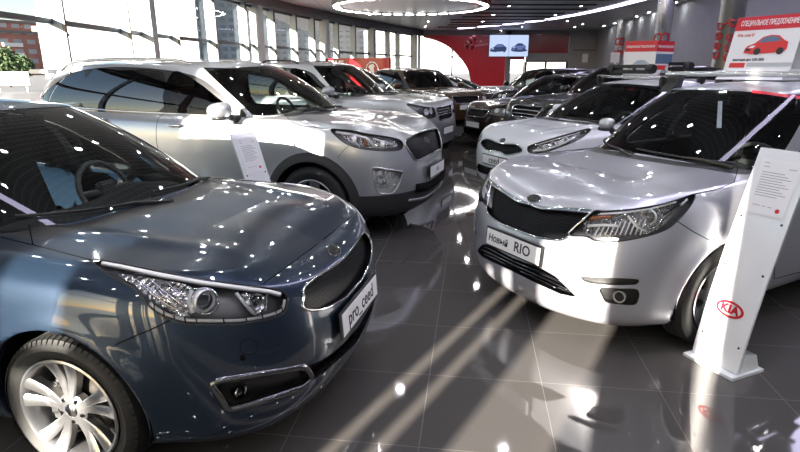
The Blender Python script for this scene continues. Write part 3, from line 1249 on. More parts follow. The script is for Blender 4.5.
SEDAN = dict(
    outline=[(.85, 0), (.85, .2), (.815, .42), (.715, .63), (.54, .785), (.3, .845), (0, .86), (-.6, .855), (-1.3, .86), (-2, .86), (-2.6, .855), (-3, .82), (-3.35, .68), (-3.5, .42), (-3.53, .2), (-3.53, 0)],
    zx=[.85, .7, 0, -1.6, -3.5],
    levels=[(.10, .10, .14, .16, .17, .18, .24), (.02, .03, .19, .20, .21, .22, .28), (0, .012, .30, .32, .34, .34, .42), (0, 0, .45, .46, .50, .54, .58), (.015, 0, .58, .60, .64, .69, .72),
            (.05, .005, .68, .70, .75, .82, .86), (.10, .025, .77, .79, .84, .90, .95), (.17, .06, .84, .87, .91, .95, 1.0), (.27, .12, .88, .91, .955, .98, 1.03)],
    spine=[(.65, .88), (.3, .955), (0, 1.0), (-.4, 1.035), (-2.6, 1.05), (-3.1, 1.08), (-3.6, 1.04)], crease=[(.48, .36, .09, .007)],
    gb=[(-.24, 0), (-.25, .22), (-.32, .45), (-.48, .625), (-.78, .69), (-1.2, .715), (-1.7, .72), (-2.2, .70), (-2.6, .65), (-2.85, .48), (-2.9, .25), (-2.9, 0)],
    gbz=[1.01, 1.005, .985, .965, .95, .955, .97, .99, 1.02, 1.05, 1.05, 1.05],
    gt=[(-1.06, 0), (-1.07, .18), (-1.1, .36), (-1.18, .49), (-1.36, .53), (-1.6, .545), (-1.9, .545), (-2.1, .53), (-2.3, .48), (-2.4, .36), (-2.42, .18), (-2.42, 0)],
    gtz=[1.47, 1.468, 1.462, 1.455, 1.46, 1.475, 1.475, 1.46, 1.44, 1.42, 1.42, 1.42], crown=.05,
    dlo=[(-.80, .96), (-1.15, 1.20), (-1.45, 1.34), (-1.9, 1.375), (-2.3, 1.30), (-2.62, 1.08), (-2.2, 1.03), (-1.2, .975)],
    windows=[[(-.95, 1.0), (-1.2, 1.19), (-1.45, 1.31), (-1.55, 1.335), (-1.55, 1.005)], [(-1.63, 1.01), (-1.63, 1.345), (-1.95, 1.345), (-2.25, 1.27), (-2.42, 1.10), (-2.3, 1.05)]],
    Rw=.305, Ra=.345, wb=2.57, mirror=(-.92, .90, 1.14), uA=.285, tw=.195)

def nosed(tags): pass
FRONT = lambda V: V[:, 0] > -.05

# ============================ the blue hatchback in the left foreground
p = Car(dict(HATCH, gt=[(x+.12*max(0, 1+(x+1.1)/1.2) if x > -2.3 else x, y*1.02) for x, y in HATCH['gt']], gtz=[z+.045 for z in HATCH['gtz']]), 'dark blue metallic hatchback in the left foreground, the car nearest the camera', (-1.083, 2.697), -14.307, -1, 'paint_blue')
HL = [(91, 260), (100, 268), (106, 273), (120, 281), (135, 290), (149, 306), (160, 315), (171, 320), (184, 323.5), (198, 324.7), (234, 324.7), (254, 322), (272.5, 318), (283.5, 313), (287, 305), (287.6, 298), (282, 291), (270, 288), (217.5, 281), (162.5, 271.6), (107.5, 260.8)]
p.region('px', HL, 'headlight', ('body', 'cap'), mask=FRONT)
p.region('px', [(302.5, 308), (303, 297), (304, 287), (315, 277.5), (330, 268.5), (343, 259), (352, 251), (362, 238), (380, 225), (390, 270), (368, 275), (352, 290), (345, 297.5), (330, 306.5), (316, 310)], 'grille', ('body', 'cap'), mask=FRONT)
p.region('px', [(213, 383), (240, 377), (285, 370), (303, 367), (309, 372), (311, 378), (304, 386), (290, 391.5), (255, 403), (232, 409), (226, 407), (219, 396)], 'fog', ('body',), mask=FRONT)
p.region('px', [(304, 368.5), (312, 380), (330, 367), (347, 352), (362, 336), (374, 318), (376, 300), (366, 318), (350, 336), (335, 351), (318, 362)], 'intake', ('body',), mask=FRONT)
p.build(('double5', .224, 'alloy', math.radians(-55)), gap_px=[[(29, 225), (33, 245)], [(0, 237), (33, 245), (60, 252), (91, 260)], [(171, 320), (150, 330), (128, 339), (113, 346)], [(263, 284), (285, 268), (310, 249.5), (336, 230)]],
        gap_side=[[(-.62, .93), (-.66, .7), (-.62, .30), (-.60, .22)], [(-2.03, .97), (-2.05, .8), (-1.95, .35), (-1.93, .22)]])
gr = p.recess('grille', 'grille', .028, 'grille_fine')
p.edge_trim('grille', 'grille_surround', .0065, 'chrome', lift=.003)
p.recess('intake', 'lower_intake', .05, 'grille_coarse')
fg = p.lamp('fog', 'fog_lamp_bay', .05, 'black_plastic', 'lens')
p.edge_trim('fog', 'fog_surround', .0155, 'dark_chrome', lift=-.002, both=False)
p.px_lens('fog_lamp', 241, 391, .03, 'chrome', .03, parent=fg)
hl = p.lamp('headlight', 'headlight', .055)
p.edge_trim('headlight', 'lamp_seal', .003, 'black_plastic', lift=.0, both=False, parent=hl)
p.px_tube('lamp_top_strip', [(103, 263.5), (130, 268.5), (162, 275.5), (200, 282.5), (240, 288), (268, 291.5), (280, 294.5)], .0095, 'lamp_white', .006, hl)  # pale strip stands in for the ceiling strip's reflection along the lamp top
LS = smooth_poly([(150, 303), (160, 311), (172, 316), (185, 319.5), (200, 320.5), (235, 320.5), (256, 318), (274, 313.5), (282, 309), (284.5, 300)], 6, False)
p.px_tube('light_strip', LS, .0065, 'lamp_white', .012, hl)
for k in range(3, len(LS)-6, 5):
    p.px_tube('strip_divider', [(LS[k][0]-.6, LS[k][1]-3), (LS[k][0]+.6, LS[k][1]+3)], .003, 'dark_chrome', .006, hl, step=.8)
p.px_lens('projector', 205, 301, .042, 'reflector', .02, hl, (1, .35, 0))
p.px_tube('lamp_facet', [(192, 291), (189, 302), (193, 313)], .009, 'lamp_white', .016, hl)
p.px_tube('lamp_ring', [(205+13.5*math.cos(a*.3), 301+13*math.sin(a*.3)) for a in range(21)], .004, 'chrome', .012, hl, True)
p.px_tube('lamp_blade', [(236, 293), (243, 302), (253, 313)], .007, 'lamp_white', .012, hl)
p.px_tube('lamp_blade', [(267, 293), (266.5, 302), (266, 312)], .0035, 'satin', .010, hl)
p.px_lens('bulb_reflector', 258, 301, .02, 'dark_chrome', .03, hl)
for q in ([(135, 278), (150, 292), (165, 303), (180, 312)], [(150, 279), (162, 290), (176, 300), (186, 308)], [(165, 281), (176, 291), (188, 297)], [(143, 283), (160, 297), (178, 306)]):
    p.px_tube('lamp_facet', q, .0035, 'chrome', .012, hl)
p.px_patch('reflector_bowl', [(118, 274), (150, 278), (190, 286), (191, 300), (190, 316), (176, 315), (160, 306), (146, 296), (134, 285)], 'facets', .03, hl)
p.px_patch('reflector_bowl', [(240, 294), (262, 295), (264, 312), (252, 314)], 'facets', .035, hl)
p.px_tube('side_marker', [(158, 290), (166, 297), (175, 304)], .006, 'satin', .02, hl)
# tow-eye cover and parking sensor
p.px_tube('tow_cover', [(249+9*math.cos(a*.2618), 347+8*math.sin(a*.2618)) for a in range(24)], .0012, 'gap', 0, None, True, .0005)
p.px_tube('parking_sensor', [(243+2*math.cos(a*.7), 358+2*math.sin(a*.7)) for a in range(9)], .007, 'gap', 0, None, True, -.004)
p.plate(.503, 'pro_ceed', tsize=.098, tilt=math.radians(-4))
p.badge(px=(336, 248), sz=.058)
p.wipers()

# ============================ silver saloon on the right
r = Car(dict(SEDAN, mirror_size=.68), 'silver saloon at the right with roof bars, behind the leaning price stand', (1.476, 3.734), -151.50, 1, 'paint_pearl')
r.region('px', [(569, 235), (574, 228), (581, 222), (594, 211), (606, 211), (634, 208.8), (662.6, 204), (685, 197), (695.4, 193.8), (693.5, 201), (687, 210.6), (677.5, 221), (666.3, 229.4), (647.5, 236), (628.8, 239.9), (612, 241.8), (595, 240.8), (585.6, 236.5)], 'headlight', ('body', 'cap'), mask=FRONT)
r.region('px', [(497, 186), (502, 182), (515, 196.5), (527, 202.5), (540, 207), (563.5, 208.6), (592, 211), (581, 224), (568, 237), (560, 240), (548, 239), (533.7, 236), (512.5, 227.5), (500, 217), (492, 200)], 'grille', ('body', 'cap'), mask=FRONT)
r.region('px', [(470, 238), (486, 246), (510, 257), (541, 268), (556, 276.5), (577, 297.5), (560, 294), (538, 284), (512, 271), (490, 254), (470, 240)], 'intake', ('body',), rnd=False, mask=FRONT)
r.region('px', [(580.5, 277), (600, 277.5), (635.7, 279), (638, 281.5), (636, 284.5), (612, 285), (589, 283)], 'slot', ('body',), mask=FRONT)
r.region('px', [(600, 288), (620, 288.5), (636, 289), (639.5, 294), (638, 301), (634, 305), (620, 304.5), (606, 302), (602, 296)], 'fog', ('body',), mask=FRONT)
r.build(('six', .20, 'alloy', .3), gap_px=[[(695, 193.8), (715, 190), (734, 182.5), (736.5, 174), (738, 166)], [(677, 221), (692, 231), (709, 240)], [(781, 208), (778, 235), (775, 258), (774, 279), (800, 272)]],
        gap_side=[[(-1.60, 1.0), (-1.62, .8), (-1.55, .35), (-1.53, .22)]])
r.recess('grille', 'grille', .028, 'grille_fine')
r.edge_trim('grille', 'grille_surround', .007, 'chrome', lift=.003)
r.px_tube('grille_brow', [(516, 197.5), (528, 203.5), (541, 208.5), (563.5, 210), (590, 212.5)], .011, 'chrome', .002)
r.recess('intake', 'lower_intake', .05, 'grille_coarse')
for q in ([(500, 255), (520, 264), (541, 272), (562, 282)], [(510, 263), (530, 272), (548, 280), (568, 290)], [(520, 271), (540, 280), (556, 288)]):
    r.px_tube('intake_bar', q, .006, 'dark_chrome', .01)
r.recess('slot', 'bumper_slot', .03, 'black_plastic', False)
fg = r.lamp('fog', 'fog_lamp_bay', .04, 'black_plastic', 'lens')
r.px_lens('fog_lamp', 619, 297, .034, 'reflector', .025, fg, (1, .3, 0), glass='lens')
hl = r.lamp('headlight', 'headlight', .055)
r.edge_trim('headlight', 'lamp_seal', .0035, 'black_plastic', lift=0, both=False, parent=hl)
r.px_patch('reflector_bowl', [(588, 218), (604, 214), (632, 213), (632, 225), (628, 236), (610, 238), (592, 236), (583, 230)], 'facets_fine', .035, hl)
r.px_patch('reflector_bowl', [(634, 212), (656, 208), (672, 204), (670, 218), (658, 229), (640, 234)], 'facets_fine', .035, hl)
r.px_lens('projector', 648, 217, .045, 'reflector', .03, hl, (1, .3, 0))
r.px_tube('lamp_ring', [(648+14*math.cos(a*.3), 217+12*math.sin(a*.3)) for a in range(21)], .004, 'chrome', .012, hl, True)
for k in range(10):
    u = 597+k*5
    r.px_tube('lamp_facet', [(u+4, 224-k*.6), (u-2, 235)], .0042, 'reflector', .016, hl)
r.px_tube('lamp_top_strip', [(600, 214), (625, 212.5), (650, 209), (676, 202)], .006, 'reflector', .012, hl)
r.px_tube('lamp_facet', [(590, 219), (600, 217), (612, 217)], .01, 'amber', .025, hl)
r.px_tube('lamp_facet', [(588, 226), (604, 225), (618, 226)], .009, 'reflector', .02, hl)
r.px_tube('lamp_facet', [(628, 216), (636, 226), (646, 231)], .007, 'reflector', .02, hl)
r.px_tube('lamp_facet', [(664, 214), (674, 207), (684, 201)], .008, 'dark_chrome', .015, hl)
r.px_tube('lamp_marker', [(681, 205), (687, 199.5)], .007, 'lamp_white', .012, hl)
r.plate(.525, '', tilt=math.radians(-4), texts=[('Новый', .062, -.135, -.004, .1), ('RIO', .092, .10, 0, 0)], off=.014)
r.badge(px=(531.6, 195), sz=.06)
r.wipers()

# red film along the top of the windshield, card hanging behind it
V = []
for q in ((752, 90.5), (768, 92), (784, 94), (800, 96), (800, 99.5), (784, 97.3), (768, 95), (752, 93)):
    h, n = r.hit(*q)
    V.append(Vector((h.x+n.x*.002, h.y*r.side, h.z+n.z*.002)))
obj('windshield_film', V, [(0, 1, 6, 7), (1, 2, 5, 6), (2, 3, 4, 5)], 'red_ink', r.root, smooth=False)
V = []
for q in ((718, 101), (722.5, 101), (721.5, 128), (716.5, 128)):
    h, n = r.hit(*q)
    h = h+r.ray(*q)*.10
    V.append(Vector((h.x, h.y*r.side, h.z)))
obj('hanging_card', V, [(0, 1, 2, 3)], 'paper', r.root, smooth=False)

# ============================ silver SUV on the left
def longer(q, k=.13):
    return [((x+(x+1.75)*k if x < -1.75 else x+.07*min(1, (x+1.75)/1.0)),)+tuple(t) for x, *t in q]
LONG = dict(SUV, gb=longer(SUV['gb']), gt=longer(SUV['gt']), outline=[(x+(x+1.75)*.13 if x < -1.75 else x, y) for x, y in SUV['outline']],
            dlo=longer(SUV['dlo']), windows=[longer(q) for q in SUV['windows']], zx=[.95, .75, 0, -1.6, -4.05])
s = Car(LONG, 'silver SUV on the left side, its flank to the camera, grey tyre arches', (-.537, 5.96), -19.05, -1, 'paint_silver')
s.region('px', [(330.6, 129.5), (342, 129.5), (352, 130.5), (365.6, 133.4), (389, 137), (401.7, 141), (401.5, 149), (389, 151), (365.6, 149.5), (348.6, 145), (338, 138)], 'headlight', ('body', 'cap'), mask=FRONT)
s.region('px', [(404.5, 143), (409, 137.8), (418, 133), (428, 129.5), (445, 126), (446, 150), (430, 154), (417, 160.5), (411, 154)], 'grille', ('body', 'cap'), mask=FRONT)
s.region('px', [(372, 168.4), (385, 169), (399.6, 171.6), (402.5, 174.5), (394, 191.8), (380.5, 192.9), (376, 188.6)], 'fog', ('body',), mask=FRONT)
s.build(('five', .236, 'alloy', PI/2+.1), tint_rear=True, seats='interior_brown', cladding=True,
        gap_px=[[(281, 109), (286, 116), (291, 121.7), (302, 126), (316, 127.5), (330, 129.3)], [(348.6, 146), (342, 152), (337.6, 158)]],
        gap_side=[[(-.66, 1.13), (-.72, .98), (-.68, .60), (-.62, .36)], [(-1.75, 1.17), (-1.76, .9), (-1.72, .5), (-1.70, .33)], [(-2.75, 1.19), (-2.80, .9), (-2.60, .72), (-2.42, .6)]])
s.recess('grille', 'grille', .03, 'grille_coarse')
s.edge_trim('grille', 'grille_surround', .010, 'chrome', lift=.004)
fg = s.lamp('fog', 'fog_lamp_bay', .05, 'facets')
s.edge_trim('fog', 'fog_surround', .009, 'satin', lift=.002, both=False)
for (u, v) in ((382, 174), (391, 175), (382, 182), (389, 183)):
    s.px_lens('fog_lamp', u, v, .03, 'reflector', .03, fg, (1, -.3, 0), glass='lens')
hl = s.lamp('headlight', 'headlight', .05)
s.edge_trim('headlight', 'lamp_seal', .004, 'black_plastic', lift=0, both=False, parent=hl)
for (u, v, q) in ((356, 140, .045), (384, 145, .042)):
    s.px_lens('projector', u, v, q, 'reflector', .03, hl, (1, -.4, 0))
s.px_patch('reflector_bowl', [(340, 132), (358, 134), (372, 138), (392, 141), (397, 146), (385, 148.5), (366, 147), (350, 142)], 'facets', .04, hl)
s.px_tube('light_strip', [(336, 132), (350, 134), (366, 138), (374, 146)], .012, 'reflector', .012, hl)
s.px_tube('lamp_facet', [(350, 136), (360, 147)], .008, 'reflector', .02, hl)
s.px_tube('lamp_facet', [(374, 139), (394, 145)], .010, 'reflector', .02, hl)
s.px_tube('lamp_facet', [(362, 137), (367, 146)], .012, 'amber', .03, hl)
pl = s.plate(.615, '', off=.03, x0=.945)
for k in range(7):
    pass
V, F = text_geo('KIA', .06, .0006, .001)
obj('plate_lettering', place(V, (.0098, .0, 0), (0, 1, 0), (0, 0, 1)), F, 'grey_ink', pl, smooth=False)
s.badge(z=.90, sz=.068)
s.handles([(-1.50, 1.06), (-2.5, 1.09)], 'chrome')
s.wipers()
# lower bumper: dark intake and bright skid strip
L = s.cast_line([(0, .36), (.3, .36), (.6, .40)], None, 'front', lift=.004)
if len(L) > 2: obj('skid_strip', *sweep(L, .018, 8), 'satin', s.root, mirror=True)
L = s.cast_line([(0, .47), (.28, .47), (.5, .50)], None, 'front', lift=-.004)
if len(L) > 2: obj('lower_intake', *sweep(L, .045, 8), 'gap', s.root, mirror=True)
# chrome line round the side windows
L = s.cast_line(longer([(-.90, 1.165), (-1.4, 1.168), (-2.2, 1.18), (-3.1, 1.212), (-3.44, 1.275)]), None, 'side', lift=.004)
if len(L) > 2: obj('window_chrome', *sweep(L, .010, 7), 'chrome', s.root, mirror=True)
L = s.cast_line(longer([(-3.46, 1.29), (-3.22, 1.495), (-2.95, 1.575)]), None, 'side', lift=.003)
if len(L) > 2: obj('window_chrome', *sweep(L, .016, 7), 'chrome', s.root, mirror=True)
def roof_rail(c, x0, x1, y, z, mat='satin', h=.045):
    pts = []
    for k in range(17):
        t = k/16
        x = x0+(x1-x0)*t
        q, n, _, _ = c.tree.ray_cast(Vector((x, y-.0*t, 3)), Vector((0, 0, -1)))
        if q is None: continue
        e = min(1, min(t, 1-t)*10)
        pts.append((x, y, q.z+h*e))
    V, F = sweep(pts, .017, 8)
    c.two('roof_rail', V, F, mat)
roof_rail(s, -1.5, -3.3, .60, 1.6)
# rear spoiler lip
m = MB(); 
m.box((-3.76, 0, 1.585), (.30, 1.10, .05), bev=.02)
m.build('rear_spoiler', 'paint_silver', s.root, smooth=True)

# ============================ white hatchback behind the saloon
w = Car(dict(HATCH, mirror=(-.80, .89, 1.05), gtz=[z+.06 for z in HATCH['gtz']], mirror_size=.85), 'white hatchback behind the silver saloon, with a three-sided sign on its roof', (2.016, 7.205), -155.1, 1, 'paint_white')
w.region('px', [(527.5, 148), (530, 145.5), (545, 140.5), (566, 134.5), (586, 129), (591, 129.5), (588, 133), (576, 141), (555, 149), (542, 153.5), (531, 153), (528, 151)], 'headlight', ('body', 'cap'), mask=FRONT)
w.region('px', [(484, 140.5), (486, 139), (490, 139.6), (499, 143.4), (515, 144.3), (521, 147.5), (522, 151.5), (507, 155.2), (500, 152), (487, 150)], 'grille', ('body', 'cap'), mask=FRONT)
w.region('sz', [(-.1, .30), (-.1, .40), (.45, .40), (.56, .34), (.5, .28)], 'intake', ('body',), rnd=False)
w.region('sz', [(.74, .33), (.78, .40), (1.0, .42), (1.04, .33), (.9, .29)], 'fog', ('body',))
w.build(('double5', .215, 'alloy', 0.), gap_side=[[(-.62, .93), (-.66, .7), (-.62, .30)], [(-1.7, .97), (-1.72, .8), (-1.66, .3)]], gap_px=[])
w.recess('grille', 'grille', .028, 'grille_fine')
w.edge_trim('grille', 'grille_surround', .008, 'chrome', lift=.003)
w.recess('intake', 'lower_intake', .04, 'grille_coarse')
fg = w.lamp('fog', 'fog_lamp_bay', .03, 'black_plastic')
hl = w.lamp('headlight', 'headlight', .05)
w.edge_trim('headlight', 'lamp_seal', .005, 'black_plastic', lift=0, both=False, parent=hl)
w.px_patch('reflector_bowl', [(535, 148), (550, 143), (572, 136), (580, 134), (570, 141), (553, 147), (540, 151)], 'facets', .03, hl)
w.px_tube('light_strip', [(533, 151), (545, 150), (560, 145), (574, 138)], .012, 'reflector', .01, hl)
for (u, v) in ((541, 148), (553, 144.5), (565, 140)):
    w.px_lens('projector', u, v, .034, 'reflector', .02, hl, (1, .3, 0))
w.px_tube('lamp_top_strip', [(535, 145.5), (555, 139.5), (580, 132.5)], .006, 'lamp_white', .01, hl)
w.plate(.503, 'ceed', tsize=.12)
w.badge(px=(502, 139.5), sz=.06)
w.wipers()
# ============================ cars further back
def scaled(sp, sx=1., sy=1., sz=1., **k):
    d = dict(sp)
    d['outline'] = [(x*sx, y*sy) for x, y in sp['outline']]
    for q in ('gb', 'gt'): d[q] = [(x*sx, y*sy) for x, y in sp[q]]
    for q in ('gbz', 'gtz'): d[q] = [z*sz for z in sp[q]]
    d['zx'] = [x*sx for x in sp['zx']]
    d['levels'] = [(a[0], a[1], *[z*sz for z in a[2:]]) for a in sp['levels']]
    d['spine'] = [(x*sx, z*sz) for x, z in sp['spine']]
    d['dlo'] = [(x*sx, z*sz) for x, z in sp['dlo']]
    d['windows'] = [[(x*sx, z*sz) for x, z in w_] for w_ in sp['windows']]
    d['mirror'] = (sp['mirror'][0]*sx, sp['mirror'][1]*sy, sp['mirror'][2]*sz)
    d['wb'] = sp['wb']*sx
    d.update(k)
    return d

BOXY = scaled(SUV, 1.0, 1.0, 1.0, outline=[(.90, 0), (.90, .26), (.885, .55), (.83, .76), (.66, .89), (.35, .935), (0, .945), (-.6, .94), (-1.4, .94), (-2.2, .94), (-2.9, .935), (-3.4, .90), (-3.8, .78), (-3.95, .5), (-3.97, .25), (-3.97, 0)],
    levels=[(.14, .10, .30, .30, .30, .30, .36), (.04, .03, .34, .34, .34, .34, .42), (0, .01, .46, .47, .48, .48, .55), (0, 0, .60, .61, .63, .65, .68), (.02, 0, .74, .75, .78, .82, .84),
            (.05, .005, .86, .88, .93, .97, .99), (.07, .015, .98, 1.0, 1.04, 1.07, 1.09), (.10, .04, 1.06, 1.08, 1.11, 1.13, 1.14), (.20, .10, 1.10, 1.115, 1.14, 1.155, 1.17)],
    spine=[(.70, 1.10), (.3, 1.155), (0, 1.18), (-.4, 1.205), (-4, 1.25)], crease=[(.50, .46, .10, .02)],
    gt=[(-1.02, 0), (-1.03, .2), (-1.07, .44), (-1.15, .61), (-1.38, .665), (-1.9, .68), (-2.4, .68), (-2.9, .67), (-3.3, .63), (-3.58, .50), (-3.62, .25), (-3.62, 0)],
    gtz=[1.69, 1.69, 1.685, 1.68, 1.69, 1.70, 1.70, 1.70, 1.69, 1.67, 1.67, 1.67], crown=.05,
    dlo=[(-.85, 1.165), (-1.1, 1.40), (-1.4, 1.59), (-2.1, 1.65), (-2.9, 1.645), (-3.4, 1.58), (-3.5, 1.24), (-3.1, 1.20), (-2.2, 1.18), (-1.4, 1.17)],
    windows=[[(-1.0, 1.19), (-1.2, 1.40), (-1.42, 1.56), (-1.70, 1.61), (-1.70, 1.195)], [(-1.80, 1.20), (-1.80, 1.615), (-2.3, 1.62), (-2.68, 1.62), (-2.72, 1.21)], [(-2.80, 1.22), (-2.78, 1.62), (-3.3, 1.55), (-3.40, 1.27), (-3.1, 1.24)]],
    gb=[(-.36, 0), (-.37, .25), (-.43, .5), (-.58, .70), (-.86, .78), (-1.4, .81), (-2.0, .82), (-2.7, .80), (-3.4, .76), (-3.75, .60), (-3.82, .3), (-3.82, 0)],
    mirror=(-.80, 1.05, 1.27), clad_z=[.36, .36, .36, .36, .40], wb=2.90)

def plain_car(sp, label, pos, hd, side, paint, lampz, grz, plate_z, plate_text='', group=None, rim='alloy', grille=(.42, .12), lamp=(.50, 1.0), tint=True, cladding=False, fogs=True, plate=True, hero=False, style='five', lampc='lamp_bowl'):
    c = Car(sp, label, pos, hd, side, paint, hero=hero, group=group)
    a, b = lamp
    z0, z1 = lampz
    c.region('sz', [(a, z0), (a-.02, (z0+z1)/2), (a+.03, z1-.02), ((a+b)/2, z1), (b+.12, z1+.055), (b+.08, z1-.01), (b-.05, (z0+z1)/2), ((a+b)/2+.1, z0-.01)], 'headlight', ('body', 'cap'))
    g0, g1 = grz
    gw, ch = grille
    c.region('sz', [(-gw, g1), (0, g1), (gw-.04, g1+.01), (gw, g1-.02), (gw-.03, (g0+g1)/2), (gw-ch, g0), (0, g0), (-gw, g0)], 'grille', ('body', 'cap'))
    c.region('sz', [(-.6, .30), (-.6, .40), (.45, .40), (.58, .31), (.5, .27)], 'intake', ('body',), rnd=False)
    if fogs: c.region('sz', [(.70, .36), (.72, .44), (.92, .45), (.94, .37), (.82, .34)], 'fog', ('body',))
    c.build((style, sp['Rw']*.67, rim, .4), tint_rear=tint, cladding=cladding, gap_side=[[(-.64, sp['gbz'][4]-.02), (-.68, .7), (-.62, .36)], [(-1.75, sp['gbz'][5]), (-1.76, .8), (-1.70, .36)]])
    c.recess('grille', 'grille', .03, 'grille_coarse')
    c.edge_trim('grille', 'grille_surround', .012, 'chrome', lift=.003)
    c.recess('intake', 'lower_intake', .04, 'gap')
    if fogs:
        f = c.lamp('fog', 'fog_lamp_bay', .03, 'dark_chrome')
    h = c.lamp('headlight', 'headlight', .04, lampc)
    zm = (z0+z1)/2
    for k, q in enumerate((.25, .55)):
        s_ = a+(b-a)*q
        # bright reflectors inside the lamp
        d = np.abs(c.sh.V[:, 5]-s_)+np.abs(c.sh.V[:, 2]-zm-.01)
        i = int(np.argmin(d))
        P, n = Vector(c.sh.V[i, :3]), Vector(c.N[i])
        V, F = lathe([(.02, -.03), (.05, -.004), (.052, 0), (.042, 0), (.02, -.012), (0.001, -.014)], 'z', 18)
        ex = n.cross(Vector((0, 0, 1))).normalized()
        ey = ex.cross(n)
        c.two('reflector', [P-n*.012+ex*v[0]-ey*v[1]+n*v[2] for v in V], F, 'reflector', parent=h)
    if plate: c.plate(plate_z, plate_text, tsize=.1)
    c.badge(z=g1+.05 if sp is not BOXY else (g0+g1)/2, sz=.062)
    return c

# silver boxy SUV, second in the left row
b2 = plain_car(BOXY, 'boxy silver SUV with black roof rails parked second behind the flank-on silver one', (-.02, 9.75), -22., -1, 'paint_silver', (.87, 1.04), (.80, 1.0), .62, '', grille=(.42, .08), lamp=(.50, .98), cladding=False, hero=True)
roof_rail(b2, -1.6, -2.35, .64, 1.7, 'black_plastic', .05)
roof_rail(b2, -2.55, -3.2, .64, 1.7, 'black_plastic', .05)
b2.wipers()
for z in (.88, .92, .96):
    L = b2.cast_line([(0, z), (.34, z)], None, 'front', lift=.003)
    if len(L) > 2: obj('grille_bar', *sweep(L, .010, 6), 'satin', b2.root, mirror=True)
# grey SUV with a dark bonnet, third in the left row
b3 = plain_car(scaled(SUV, 1, 1, .985), 'dark grey SUV third in the left row, mostly hidden by the boxy silver one', (.20, 12.35), -14., -1, 'paint_black', (.86, .98), (.80, .96), .62, '', lamp=(.52, 1.0))
# brown SUV turned towards the camera
b4 = plain_car(scaled(SUV, .95, .97, .965), 'brown SUV facing the camera at the end of the aisle', (1.25, 14.7), -60., -1, 'paint_brown', (.84, .96), (.80, .95), .70, '', lamp=(.52, 1.0), rim='alloy_dark')
# far side
b5 = plain_car(SEDAN, 'red saloon far back, half hidden by the brown SUV', (2.15, 21.8), -22., -1, 'paint_red', (.72, .84), (.66, .80), .52, '')
b6 = plain_car(HATCH, 'silver hatchback far back beside the red saloon, under the red glass wall', (3.0, 19.4), -14., -1, 'paint_pearl', (.70, .82), (.64, .76), .50, '')
b7 = plain_car(scaled(SEDAN, 1.04, 1.04, 1.0), 'dark brown saloon third in the right row, its nose to the aisle', (2.34, 11.95), -156., 1, 'paint_dark', (.735, .87), (.66, .80), .50, '', lamp=(.44, 1.12), lampc='facets_fine', tint=False)
b8 = plain_car(scaled(SUV, 1, 1, 1.0), 'black SUV second in the right row, behind the white hatchback', (2.95, 9.95), -156., 1, 'paint_black', (.88, 1.0), (.82, .99), .62, '', lamp=(.52, 1.0), tint=False)
for z in (.87, .93):
    L = b8.cast_line([(0, z), (.36, z)], None, 'front', lift=.004)
    if len(L) > 2: obj('grille_bar', *sweep(L, .014, 6), 'chrome', b8.root, mirror=True)
b9 = plain_car(scaled(SUV, 1, 1, .96), 'black SUV fourth in the right row, only its roof showing over the dark brown saloon', (3.1, 16.2), -150., 1, 'paint_black', (.86, .98), (.80, .95), .62, '', lamp=(.52, 1.0))

# ============================ roof bars on the saloon, carrier on the white hatchback
def roof_point(c, x, y):
    q, n, _, _ = c.tree.ray_cast(Vector((x, abs(y), 3)), Vector((0, 0, -1)))
    return q.z
for x in (-1.28, -1.98):
    m = MB()
    zr = roof_point(r, x, .5)
    m.tube([(x, y, zr+.105+.012*math.cos(y*2)) for y in np.linspace(-.62, .62, 13)], .021, 10)
    bar = m.build('roof_bar', 'alu', r.root, smooth=True)
    for sg in (-1, 1):
        f = MB()
        V = []
        for z, hw, hy, oy in ((.0, .075, .055, .03), (.03, .06, .05, .02), (.075, .04, .05, .0), (.115, .04, .055, -.01), (.13, .03, .045, -.01)):
            for dx, dy in ((-hw, -hy), (hw, -hy), (hw, hy), (-hw, hy)):
                V.append((x+dx, sg*(.535+oy+dy), zr-.035+z))
        F = [(0, 3, 2, 1)]
        for i in range(4):
            for k in range(4):
                F.append((i*4+k, i*4+(k+1) % 4, i*4+4+(k+1) % 4, i*4+4+k))
        F.append((16, 17, 18, 19))
        f.add(V, F)
        f.build('bar_foot', 'black_plastic', bar)
for x in (-1.25, -1.95):
    zr = roof_point(w, x, .5)
    m = MB()
    m.tube([(x, y, zr+.10) for y in np.linspace(-.60, .60, 9)], .02, 8)
    bar = m.build('roof_bar', 'alu', w.root, smooth=True)
    for sg in (-1, 1):
        f = MB()
        f.box((x, sg*.55, zr+.04), (.10, .08, .14), bev=.02)
        f.build('bar_foot', 'black_plastic', bar)
    k = MB()
    k.box((x, 0, zr+.165), (.075, .62, .05), bev=.02)
    k.box((x, 0, zr+.235), (.075, .62, .045), bev=.018)
    g = k.build('ski_clamp', 'black_plastic', bar)
    e = MB()
    for sg in (-1, 1):
        e = MB()
        e.lathe([(0, -.05), (.055, -.05), (.065, -.02), (.065, .02), (.055, .05), (0, .05)], 'y', 16, (x, sg*.33, zr+.20))
        e.build('clamp_end', 'black_plastic', bar, smooth=True)
